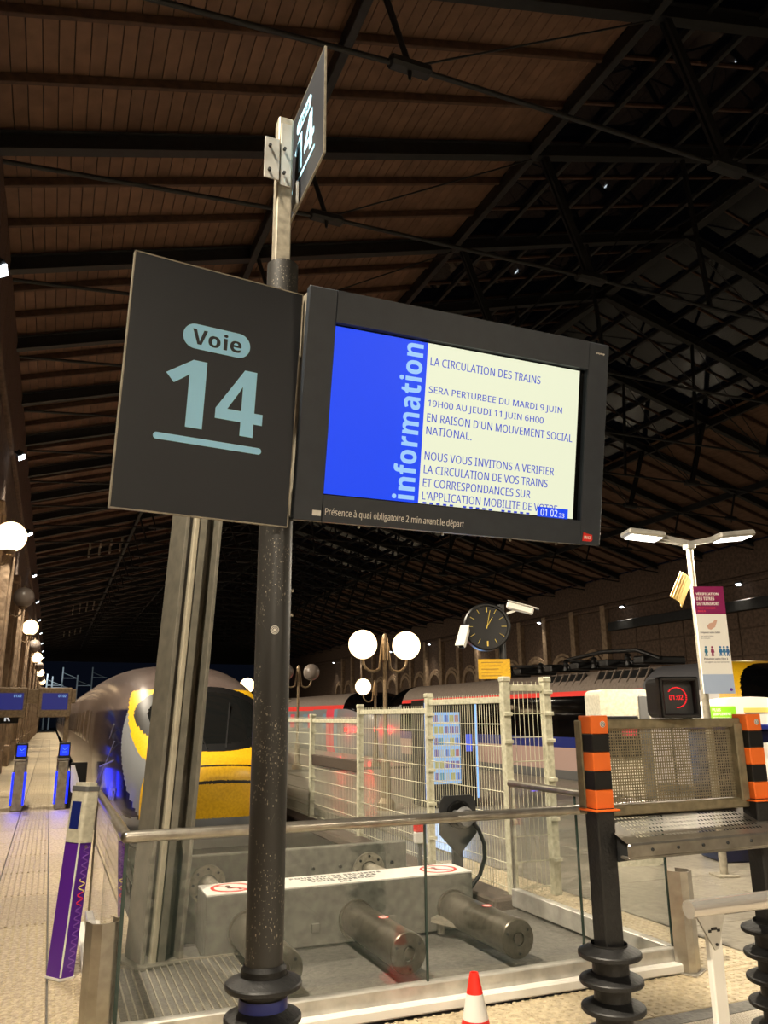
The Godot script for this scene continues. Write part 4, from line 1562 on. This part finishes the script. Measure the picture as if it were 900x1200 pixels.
# ------------------------------------------------------------------ trains
func hull(sections: Array, cx: float, z_list: Array, around: int, classify: Callable, parent: Node3D, table: Dictionary):
	# sections: [z, half width, bottom, top, exponent]; the faces are dealt out to the named parts
	var rowsp := []
	for z in z_list:
		var k := 0
		while k < sections.size() - 2 and z < sections[k + 1][0]:
			k += 1
		var a: Array = sections[max(k - 1, 0)]
		var b: Array = sections[k]
		var c: Array = sections[k + 1]
		var d: Array = sections[min(k + 2, sections.size() - 1)]
		var t: float = clamp((z - b[0]) / (c[0] - b[0]), 0.0, 1.0)
		var q := []
		for j in range(1, 5):
			var m0: float = (c[j] - a[j]) / (c[0] - a[0]) * (c[0] - b[0]) if c[0] != a[0] else 0.0
			var m1: float = (d[j] - b[j]) / (d[0] - b[0]) * (c[0] - b[0]) if d[0] != b[0] else 0.0
			var t2 := t * t
			var t3 := t2 * t
			q.append((2 * t3 - 3 * t2 + 1) * b[j] + (t3 - 2 * t2 + t) * m0 + (-2 * t3 + 3 * t2) * c[j] + (t3 - t2) * m1)
		var row := []
		for i in around + 1:
			var an := TAU * i / around - PI / 2
			var e: float = 2.0 / q[3]
			var xx: float = cx + q[0] * sign(cos(an)) * pow(abs(cos(an)), e)
			var yy: float = (q[1] + q[2]) / 2 + (q[2] - q[1]) / 2 * sign(sin(an)) * pow(abs(sin(an)), e)
			row.append(Vector3(xx, yy, z))
		rowsp.append(row)
	var tools := {}
	for r in rowsp.size() - 1:
		for i in around:
			var a: Vector3 = rowsp[r][i]
			var b: Vector3 = rowsp[r][i + 1]
			var c: Vector3 = rowsp[r + 1][i + 1]
			var d: Vector3 = rowsp[r + 1][i]
			var m := (a + b + c + d) / 4
			var key: String = classify.call(m)
			if not tools.has(key):
				tools[key] = S()
			tools[key].set_smooth_group(5)
			quad(tools[key], a, b, c, d, m - Vector3(cx, 1.1, m.z - 0.4))
	for key in tools:
		part(parent, key, tools[key], table[key])

func zs(list: Array) -> Array:
	# list of [from, to, step] going to more negative z
	var out := []
	for l in list:
		var z: float = l[0]
		while z > l[1] + 0.001:
			out.append(z)
			z -= l[2]
	out.append(list[-1][1])
	return out

func classify_a(p: Vector3) -> String:
	var dx: float = abs(p.x - 2.2)
	var e := pow(dx / 0.98, 2.4) + pow(abs(p.y - 1.6) / 0.45, 2.0)
	if p.z > -14.0 and e < 0.72:
		return "windscreen"
	if p.z > -14.2 and e < 1.12:
		return "windscreen_rim"
	if p.y < -0.12:
		return "skirt"
	if p.z > -12.4 and p.y < 0.28:
		return "lower_apron"
	if (abs(p.y - 0.74 + 0.1 * dx * dx) < 0.02 or abs(p.y - 0.95 + 0.1 * dx * dx) < 0.011) and p.z > -11.75 and dx < 0.9:
		return "nose_seam"
	var edge: float = minf(-13.7 + (1.95 - p.y) * 2.1, -11.6)
	if p.y > 0.28 and p.y < 2.02 and p.z > edge:
		return "yellow_nose"
	var navy: float = -11.75 - (maxf(p.y, 0.3) - 0.45) * 1.15
	if p.y < 1.98 and p.z > navy:
		return "grey_flank"
	if p.y > 0.12 and p.y < 1.72 and dx > 0.8 and p.z > -16.8 + 0.5 * (1.72 - p.y):
		return "navy_patch" if p.y > 0.22 else "yellow_line"
	if p.z < -18.0 and p.y > 1.15 and p.y < 1.75 and fposmod(-p.z, 2.4) < 1.6 and dx > 1.2:
		return "side_window"
	if fposmod(-p.z, 6.0) < 0.07 and p.z < -15.5:
		return "door_seam"
	return "body"

func classify_b(p: Vector3) -> String:
	var z := p.z
	var y := p.y
	if y < -0.35:
		return "underframe"
	if z > -14.3:
		var f := -11.85 + (2.6 - y) * 0.42
		if z > f and y > 1.15:
			return "windscreen"
		if z > f - 0.5 and y > 0.9:
			return "yellow_nose"
		if y > 2.02:
			return "cab_roof"
		if z > -13.05 and z < -12.55 and y > 1.2 and y < 1.85:
			return "cab_window"
		if abs(z + 13.4) < 0.03 or abs(z + 14.1) < 0.03:
			return "door_seam"
		return "white_side" if y > 0.2 else "grey_skirt"
	if z > -27.5:
		if y > 2.12:
			return "roof"
		if y > 2.02:
			return "red_line"
		if y > 0.98:
			return "dark_window_band"
		if y > 0.88 and p.x < 13.4:
			return "blue_line"
		return "beige_side" if y > 0.22 else "grey_skirt"
	if z > -34.0:
		var d: float = min(abs(z + 28.4), abs(z + 33.0))
		if y > 1.65 + 0.12 * pow(abs(z + 31.0), 1.3) * 0.5:
			return "black_nose"
		return "grey_flank"
	if y > 2.05:
		return "roof"
	if y > 1.86:
		return "red_line"
	if z > -36.3 and y > -0.1:
		if z < -35.2:
			return "rose_door"
		return "bluegrey_door" if z < -34.7 else "grey_flank"
	if y > 1.0 and y < 1.65:
		var s := fposmod(-z, 3.2)
		return "rose_door" if s < 0.8 else ("bluegrey_door" if s < 1.6 else "grey_flank")
	return "grey_flank" if y > 0.2 else "grey_skirt"

func build_trains():
	var t := thing("high_speed_train", "silver high-speed train with a yellow nose and number 4007 at the buffer stop", "train")
	var sec := [[-11.2, 0.002, 0.499, 0.501, 2.0], [-11.22, 0.35, 0.2, 0.82, 2.3], [-11.32, 0.68, 0.02, 1.0, 2.6], [-11.5, 0.92, -0.2, 1.12, 2.8], [-11.85, 1.1, -0.35, 1.36, 2.9], [-12.3, 1.2, -0.42, 1.64, 2.9], [-12.9, 1.27, -0.45, 1.95, 2.8], [-13.8, 1.33, -0.45, 2.27, 2.7], [-15.2, 1.38, -0.45, 2.5, 2.8], [-18.0, 1.42, -0.45, 2.62, 3.2], [-24.0, 1.42, -0.45, 2.66, 3.4], [-118.0, 1.42, -0.45, 2.66, 3.4]]
	var table := {"windscreen": mat(Color(0.07, 0.075, 0.075), 0.06), "windscreen_rim": mats.black, "skirt": mats.dark_grey, "lower_apron": mats.train_grey, "nose_seam": mats.black, "yellow_nose": mats.yellow, "yellow_line": mats.yellow, "navy_patch": mats.navy, "grey_flank": mats.train_grey, "side_window": mats.black_gloss, "door_seam": mats.dark_grey, "body": mats.train_body}
	hull(sec, 2.2, zs([[-11.2, -11.23, 0.0009], [-11.23, -11.33, 0.003], [-11.33, -11.6, 0.008], [-11.6, -15.6, 0.025], [-15.6, -50.0, 0.2], [-50.0, -118.0, 2.0]]), 200, classify_a, t, table)
	var st := S()
	for sg in [-0.12, 0.14]:
		bar(st, Vector3(2.2 + sg, 1.16, -11.56), Vector3(2.2 + sg * 2.6, 1.8, -12.52), 0.02, 0.02)
	part(t, "wiper", st, mats.black)
	words(t, "4007", Vector3(0.9, 0.42, -13.0), 0.5, 0.18, mats.train_grey, true, Vector3(0, -1.452, 0))
	st = S()
	for k in 3:
		var a: Array = [[-14.6, 0.5, -12.9, 1.25], [-14.3, 0.82, -12.8, 0.98], [-15.2, 0.4, -13.2, 1.5]][k]
		tube(st, Vector3(0.825, a[1], a[0]), Vector3(0.925, a[3], a[2]), 0.01, -1, 6)
	part(t, "flank_lines", st, mats.train_grey)
	st = S()
	for i in 5:
		box(st, Vector3(1.34 + i * 0.012, 0.98 + i * 0.04, -11.72 - i * 0.04), Vector3(0.12, 0.012, 0.05))
	part(t, "grille", st, mats.black)
	# the long train on the far side of the next platform
	t = thing("high_speed_train", "long coupled train with red and blue lines and a yellow cab nose", "train")
	sec = [[-8.9, 0.002, 0.449, 0.451, 2.2], [-9.0, 0.6, 0.0, 0.95, 2.5], [-9.4, 0.95, -0.3, 1.25, 2.8], [-10.2, 1.18, -0.5, 1.72, 3.0], [-11.1, 1.32, -0.6, 2.3, 3.2], [-12.1, 1.4, -0.6, 2.6, 3.4], [-13.2, 1.4, -0.6, 2.64, 3.6], [-27.0, 1.4, -0.6, 2.64, 3.6], [-28.5, 1.38, -0.6, 2.6, 3.4], [-30.2, 1.2, -0.5, 2.1, 3.0], [-30.7, 0.9, -0.4, 1.7, 2.8], [-31.2, 1.2, -0.5, 2.1, 3.0], [-33.0, 1.38, -0.6, 2.55, 3.4], [-35.0, 1.4, -0.6, 2.6, 3.6], [-118.0, 1.4, -0.6, 2.6, 3.6]]
	table = {"underframe": mats.black, "windscreen": mats.black_gloss, "yellow_nose": mats.yellow, "cab_roof": mats.cab_roof, "cab_window": mats.black_gloss, "door_seam": mats.dark_grey, "white_side": mats.train_white, "grey_skirt": mats.grey, "roof": mats.train_roof, "red_line": mats.red, "dark_window_band": mats.black_gloss, "blue_line": mats.blue, "beige_side": mats.pinkish, "black_nose": mats.black_gloss, "grey_flank": mats.train_grey, "rose_door": mats.rose, "bluegrey_door": mats.bluegrey}
	hull(sec, 13.4, zs([[-8.9, -9.1, 0.02], [-9.1, -14.6, 0.025], [-14.6, -27.4, 0.2], [-27.4, -38.0, 0.06], [-38.0, -60.0, 0.4], [-60.0, -118.0, 2.0]]), 180, classify_b, t, table)
	for z in [-15.2, -17.6]:
		st = S()
		box(st, Vector3(12.32, 2.42, z), Vector3(0.06, 0.32, 1.9), 0.01, Basis(Vector3(0, 0, 1), -0.55))
		var g := part(t, "roof_grille", st, mats.black)
		st = S()
		for i in 7:
			box(st, Vector3(12.3, 2.43, z - 0.9 + i * 0.3), Vector3(0.08, 0.36, 0.03), 0.0, Basis(Vector3(0, 0, 1), -0.55))
		part(g, "grille_rib", st, mats.train_roof)
	st = S()
	for s in [[12.9, -15.0, 13.2, -18.5], [13.7, -15.0, 13.5, -18.5], [12.9, -18.5, 13.4, -21.5], [13.4, -15.5, 12.9, -21.0]]:
		tube(st, Vector3(s[0], 2.75, s[1]), Vector3(s[2], 3.0, s[3]), 0.035, -1, 8)
	for z in [-14.9, -16.2, -17.4, -18.6, -20.2, -21.6]:
		box(st, Vector3(13.2, 2.8, z), Vector3(1.3, 0.18, 0.34), 0.03)
		lathe(st, [Vector2(0.09, 2.7), Vector2(0.06, 2.8), Vector2(0.09, 2.84), Vector2(0.06, 2.9), Vector2(0.09, 2.94), Vector2(0.0, 3.0)], 10, Transform3D(Basis.IDENTITY, Vector3(12.6, 0, z - 0.4)))
	sweep(st, [Vector3(12.8, 2.8, -14.4), Vector3(12.8, 3.05, -15.2), Vector3(12.8, 3.1, -16.5), Vector3(12.8, 3.0, -18.0)], 0.05, 8)
	part(t, "pantograph", st, mats.black)
	for d in [[-33.4, 0.9], [-29.9, 0.95]]:
		var rg := glow(Color(1.0, 0.06, 0.12), 2.5)
		st = S()
		ring(st, 0.05, 0.11, 0, 0.02, Transform3D(Basis(Vector3.UP, -PI / 2 + 0.3), Vector3(11.96, d[1] + 0.1, d[0])), 16)
		ring(st, 0.0, 0.04, 0, 0.02, Transform3D(Basis(Vector3.UP, -PI / 2 + 0.3), Vector3(11.96, d[1] + 0.1, d[0])), 10)
		part(t, "tail_light", st, rg, "glowing red tail light")
		omni(t, "tail_glow", Vector3(11.7, d[1] + 0.1, d[0] + 0.1), Color(1, 0.1, 0.15), 1.0, 0.1)

# ------------------------------------------------------------------ things on the next platform and concourse
func build_platform_things():
	# vending machine
	var t := thing("vending_machine", "black snack vending machine with a lit window behind the wire fence", "vending machine", Vector3(6.75, 0, -13.2), Vector3(0, -0.12, 0))
	var st := S()
	box(st, Vector3(0, 0.93, -0.4), Vector3(1.0, 1.86, 0.8), 0.02)
	part(t, "cabinet", st, mats.black)
	st = S()
	for sx in [-0.49, 0.49]:
		box(st, Vector3(sx, 0.98, 0.01), Vector3(0.025, 1.66, 0.02), 0.006)
	box(st, Vector3(0, 1.81, 0.01), Vector3(0.98, 0.025, 0.02), 0.006)
	part(t, "light_edge", st, glow(Color(0.5, 0.7, 1.0), 1.6), "pale blue glowing edge")
	st = S()
	box(st, Vector3(-0.14, 1.02, 0.002), Vector3(0.62, 1.24, 0.01))
	var wnd := part(t, "lit_window", st, glow(Color(0.6, 0.8, 1.0), 0.85), "lit product window")
	var cols := [Color(0.85, 0.3, 0.3), Color(0.3, 0.45, 0.9), Color(0.9, 0.8, 0.3), Color(0.85, 0.9, 0.95), Color(0.3, 0.65, 0.75), Color(0.5, 0.3, 0.6)]
	var pm := []
	for c in cols:
		pm.append(glow(c.lerp(Color(0.7, 0.85, 1.0), 0.35), 0.6))
	st = S()
	for j in 6:
		box(st, Vector3(-0.14, 0.46 + j * 0.2, 0.02), Vector3(0.6, 0.014, 0.04))
	part(t, "shelf", st, mats.white)
	st = S()
	box(st, Vector3.ZERO, Vector3(0.07, 0.12, 0.03), 0.006)
	var pk := done(st)
	for j in 6:
		for i in 6:
			piece(t, "packet", pk, pm[(i * 5 + j * 2 + (i * j) % 3) % 6], Transform3D(Basis.IDENTITY, Vector3(-0.39 + i * 0.1, 0.53 + j * 0.2, 0.022)))
	st = S()
	box(st, Vector3(0.34, 1.1, 0.01), Vector3(0.12, 0.3, 0.02), 0.005)
	part(t, "keypad", st, glow(Color(0.25, 0.4, 1.0), 0.8))
	st = S()
	box(st, Vector3(-0.14, 0.22, 0.01), Vector3(0.62, 0.18, 0.02), 0.008)
	part(t, "delivery_flap", st, mats.dark_grey)
	area(t, "window_light", Vector3(-0.14, 1.02, 0.06), Vector3(0, PI, 0), Vector2(0.62, 1.24), Color(0.6, 0.78, 1.0), 2.2)
	# clock post with cameras and notice
	t = thing("station_clock", "round black station clock with yellow hands on a dark post", "clock", Vector3(5.55, 0, -9.67), Vector3(0, -0.4, 0))
	st = S()
	tube(st, Vector3(0.22, 0, -0.05), Vector3(0.22, 3.1, -0.05), 0.05, -1, 12)
	part(t, "post", st, mats.dark_grey)
	st = S()
	var zx := Transform3D(Basis(Vector3(1, 0, 0), PI / 2), Vector3(0, 2.78, 0))
	lathe(st, [Vector2(0, -0.13), Vector2(0.31, -0.13), Vector2(0.33, -0.1), Vector2(0.33, 0.1), Vector2(0.31, 0.12), Vector2(0.29, 0.12), Vector2(0.29, 0.09), Vector2(0, 0.09)], 48, zx)
	part(t, "case", st, mats.black)
	var yel := mat(Color(0.85, 0.75, 0.35), 0.5)
	for i in 12:
		var a := TAU * i / 12.0
		st = S()
		bar(st, Vector3(sin(a) * 0.2, 2.78 + cos(a) * 0.2, 0.095), Vector3(sin(a) * 0.27, 2.78 + cos(a) * 0.27, 0.095), 0.018, 0.006)
		part(t, "hour_mark", st, yel)
	for h in [[TAU / 12.0 * 1.03, 0.15, 0.026], [TAU / 60.0 * 2, 0.23, 0.018]]:
		st = S()
		bar(st, Vector3(-sin(h[0]) * 0.03, 2.78 - cos(h[0]) * 0.03, 0.104), Vector3(sin(h[0]) * h[1], 2.78 + cos(h[0]) * h[1], 0.104), h[2], 0.006)
		part(t, "hand", st, yel)
	var cams := [[Vector3(5.95, 3.03, -9.4), Vector3(0.25, 0.65, 0), "white surveillance camera on the arm above the clock"], [Vector3(5.12, 2.62, -9.55), Vector3(-0.55, 0.5, 0.0), "white surveillance camera below the clock pointing steeply down"]]
	for i in 2:
		var c := thing("surveillance_camera", cams[i][2], "camera", cams[i][0], [Vector3(0.3, 0.95, 0.0), Vector3(0.75, -0.75, 0)][i])
		st = S()
		box(st, Vector3.ZERO, Vector3(0.11, 0.1, 0.38), 0.02)
		box(st, Vector3(0, 0.058, 0.03), Vector3(0.13, 0.012, 0.44), 0.004)
		part(c, "housing", st, mats.white)
		st = S()
		box(st, Vector3(0, 0, 0.191), Vector3(0.07, 0.06, 0.006))
		part(c, "lens", st, mats.black_gloss)
		st = S()
		bar(st, Vector3(0, -0.04, -0.05), Vector3(0.0, -0.12, -0.16), 0.03, 0.03)
		part(c, "mount", st, mats.white)
	t = thing("yellow_notice", "yellow notice board with a striped edge under the station clock", "sign", Vector3(5.6, 2.2, -9.58), Vector3(0, -0.4, 0))
	st = S()
	box(st, Vector3.ZERO, Vector3(0.44, 0.27, 0.012), 0.002)
	part(t, "panel", st, mats.yellow)
	var brown := mat(Color(0.45, 0.33, 0.1), 0.6)
	st = S()
	for i in 5:
		box(st, Vector3(-0.03 - 0.015 * (i % 3), 0.09 - i * 0.045, 0.0065), Vector3(0.3 - 0.03 * (i % 3), 0.008, 0.002))
	part(t, "printed_lines", st, brown)
	st = S()
	for i in 7:
		bar(st, Vector3(0.196, -0.13 + i * 0.037, 0.0065), Vector3(0.216, -0.112 + i * 0.037, 0.0065), 0.012, 0.003)
	part(t, "hazard_edge", st, mats.black)
	# poster on the lamp post
	t = thing("poster_board", "tall purple and white ticket check poster on the lamp post", "poster", Vector3(6.52, 2.36, -6.5), Vector3(0, -0.32, 0))
	st = S()
	box(st, Vector3(0, 0, -0.012), Vector3(0.34, 1.14, 0.024), 0.003)
	part(t, "board", st, mats.white)
	st = S()
	box(st, Vector3(0, 0.42, 0.0008), Vector3(0.338, 0.3, 0.0016))
	part(t, "purple_header", st, mat(Color(0.48, 0.08, 0.3), 0.35))
	var lines := ["VÉRIFICATION", "DES TITRES", "DE TRANSPORT"]
	for i in 3:
		words(t, lines[i], Vector3(-0.145, 0.475 - 0.055 * i, 0.0016), [0.25, 0.2, 0.25][i], 0.034, mats.white, true)
	words(t, "TICKET CHECKING", Vector3(-0.145, 0.325, 0.0016), 0.2, 0.02, mats.rose)
	words(t, "AREA", Vector3(-0.145, 0.292, 0.0016), 0.09, 0.02, mats.rose, true)
	var ink := mat(Color(0.3, 0.3, 0.33), 0.6)
	words(t, "Préparez votre billet", Vector3(-0.14, 0.055, 0.0), 0.22, 0.026, ink, true)
	words(t, "ou votre titre", Vector3(-0.14, 0.025, 0.0), 0.14, 0.016, ink)
	words(t, "de transport", Vector3(-0.14, 0.0, 0.0), 0.1, 0.016, ink)
	words(t, "Présentez votre titre à", Vector3(-0.13, -0.22, 0.0), 0.26, 0.026, ink, true)
	words(t, "un agent ou sur la borne", Vector3(-0.13, -0.255, 0.0), 0.27, 0.022, ink)
	st = S()
	var hand := PackedVector2Array([Vector2(-0.05, 0.1), Vector2(-0.02, 0.09), Vector2(0.03, 0.12), Vector2(0.06, 0.19), Vector2(0.035, 0.2), Vector2(0.01, 0.17), Vector2(-0.03, 0.16), Vector2(-0.06, 0.13)])
	extrude(st, hand, 0, 0.0015, Transform3D(Basis.IDENTITY, Vector3(0.0, 0.01, 0)))
	part(t, "hand_picture", st, mat(Color(0.75, 0.6, 0.53), 0.6))
	var fig := [[-0.1, Color(0.15, 0.4, 0.5)], [-0.03, Color(0.5, 0.15, 0.3)], [0.06, Color(0.15, 0.4, 0.6)], [0.1, Color(0.2, 0.45, 0.6)], [0.14, Color(0.15, 0.35, 0.55)]]
	for f in fig:
		st = S()
		ring(st, 0, 0.012, 0, 0.0015, Transform3D(Basis.IDENTITY, Vector3(f[0], -0.085, 0)), 12)
		extrude(st, PackedVector2Array([Vector2(-0.014, -0.1), Vector2(0.014, -0.1), Vector2(0.022, -0.14), Vector2(0.01, -0.145), Vector2(0.014, -0.18), Vector2(0.004, -0.18), Vector2(0, -0.15), Vector2(-0.006, -0.18), Vector2(-0.016, -0.18), Vector2(-0.01, -0.145), Vector2(-0.02, -0.14)]), 0, 0.0015, Transform3D(Basis.IDENTITY, Vector3(f[0], 0, 0)))
		part(t, "figure", st, mat(f[1], 0.6))
	st = S()
	box(st, Vector3(0, -0.47, 0.0008), Vector3(0.338, 0.2, 0.0016))
	part(t, "blue_footer", st, mat(Color(0.62, 0.68, 0.78), 0.4))
	st = S()
	ring(st, 0.0, 0.016, 0, 0.0015, Transform3D(Basis.IDENTITY, Vector3(0.13, -0.53, 0.0016)), 16)
	part(t, "round_mark", st, mats.purple)
	# curved yellow panel behind the poster
	t = thing("curved_lamp_panel", "curved pale yellow panel tilted beside the top of the poster", "panel", Vector3(6.2, 2.9, -6.66), Vector3(0.1, 0.2, -0.55))
	st = S()
	for i in 8:
		var a0 := -0.9 + 1.8 * i / 8.0
		var a1 := -0.9 + 1.8 * (i + 1) / 8.0
		bar(st, Vector3(0.12 * sin(a0), -0.17, 0.12 * cos(a0)), Vector3(0.12 * sin(a0), 0.17, 0.12 * cos(a0)), 0.032, 0.004)
	part(t, "shell", st, mat(Color(0.86, 0.74, 0.46), 0.5))
	# machines by the concourse
	t = thing("service_kiosk", "white rounded service kiosk with a grey side behind the bench", "kiosk", Vector3(6.0, 0, -7.4), Vector3(0, -0.3, 0))
	st = S()
	extrude(st, round_rect(0.58, 1.86, 0.07, 5), -0.5, 0.0, Transform3D(Basis.IDENTITY, Vector3(0, 0.93, 0)))
	part(t, "shell", st, mats.offwhite)
	st = S()
	box(st, Vector3(0.215, 0.96, 0.005), Vector3(0.12, 1.66, 0.03), 0.012)
	part(t, "side_panel", st, mats.grey)
	st = S()
	box(st, Vector3(-0.06, 1.34, 0.004), Vector3(0.4, 0.46, 0.02), 0.01)
	var f := part(t, "display_recess", st, mats.black)
	st = S()
	box(st, Vector3(0.02, 1.44, 0.016), Vector3(0.16, 0.18, 0.008))
	part(f, "picture", st, mats.rose)
	t = thing("leaflet_counter", "navy counter with a white arched top and a bright green card", "counter", Vector3(7.35, 0, -7.0), Vector3(0, -0.3, 0))
	st = S()
	box(st, Vector3(0.1, 0.7, -0.25), Vector3(1.1, 1.4, 0.5), 0.02)
	part(t, "body", st, mats.navy)
	st = S()
	box(st, Vector3(0.1, 1.43, -0.25), Vector3(1.16, 0.06, 0.54), 0.01)
	part(t, "worktop", st, mats.blue)
	st = S()
	var arch := PackedVector2Array([Vector2(-0.42, 1.46), Vector2(0.62, 1.46), Vector2(0.62, 1.6)])
	for i in 9:
		var a := PI * (0.05 + 0.9 * i / 8.0)
		arch.append(Vector2(0.1 + 0.52 * cos(a), 1.64 + 0.13 * sin(a)))
	arch.append(Vector2(-0.42, 1.6))
	extrude(st, arch, -0.4, 0.0)
	part(t, "arched_top", st, mats.white)
	st = S()
	box(st, Vector3(-0.26, 1.565, 0.004), Vector3(0.32, 0.2, 0.01))
	var card := part(t, "green_card", st, mat(Color(0.5, 0.78, 0.13), 0.5), "bright green card")
	words(card, "PLUS", Vector3(-0.38, 1.61, 0.009), 0.1, 0.03, mats.white, true)
	words(card, "SIMPLEMENT", Vector3(-0.38, 1.565, 0.009), 0.22, 0.03, mats.white, true)
	words(card, "Nos services", Vector3(-0.38, 1.525, 0.009), 0.2, 0.025, mats.white)
	st = S()
	box(st, Vector3(0.25, 1.62, 0.003), Vector3(0.5, 0.05, 0.008))
	part(t, "yellow_band", st, mat(Color(0.86, 0.76, 0.4), 0.5))
	st = S()
	for x in [0.42, 0.55]:
		box(st, Vector3(x, 1.53, 0.004), Vector3(0.07, 0.12, 0.01), 0.004)
	part(t, "phone_picture", st, mats.dark_grey)
	st = S()
	box(st, Vector3(0.3, 1.05, 0.006), Vector3(0.3, 0.42, 0.012))
	part(t, "white_notice", st, mats.white)

func build_far():
	# lit masts beyond the end of the hall
	var defs := [[-0.86, 7.7], [-0.16, 7.5], [1.2, 9.0], [3.4, 8.0], [5.65, 9.4], [-2.4, 6.5]]
	var m: Material = mats.galv
	for i in 6:
		var d: Array = defs[i]
		var t := thing("catenary_mast", "pale catenary mast standing in the open beyond the hall", "mast", Vector3(d[0], -0.6, -124.0 - i * 3), Vector3.ZERO, "catenary masts beyond the hall")
		var st := S()
		box(st, Vector3(0, (d[1] + 0.6) / 2, 0), Vector3(0.2, d[1] + 0.6, 0.2), 0.02)
		part(t, "mast", st, m)
		st = S()
		bar(st, Vector3(0, d[1] - 1.0, 0), Vector3(2.2, d[1] - 1.0, 0), 0.1, 0.1)
		bar(st, Vector3(0, d[1] - 0.2, 0), Vector3(2.0, d[1] - 1.0, 0), 0.06, 0.06)
		part(t, "arm", st, m)
	var t := thing("yard_light", "bright yard light on a tall mast beyond the hall", "lamp", Vector3(-3.0, 0, -122.5))
	var st := S()
	tube(st, Vector3(0, -0.6, 0), Vector3(0, 9.0, 0), 0.12, 0.08, 10)
	part(t, "mast", st, m)
	st = S()
	box(st, Vector3(0.3, 9.0, 0), Vector3(0.7, 0.15, 0.4), 0.03)
	part(t, "lamp_head", st, mats.flood)
	omni(t, "beam", Vector3(0.3, 8.7, 0.5), Color(0.75, 0.86, 1.0), 90.0, 0.3)
	var gr := setting("ground")
	st = S()
	box(st, Vector3(15, -1.2, -180), Vector3(200, 0.2, 120))
	part(gr, "yard_ballast", st, mats.ballast)
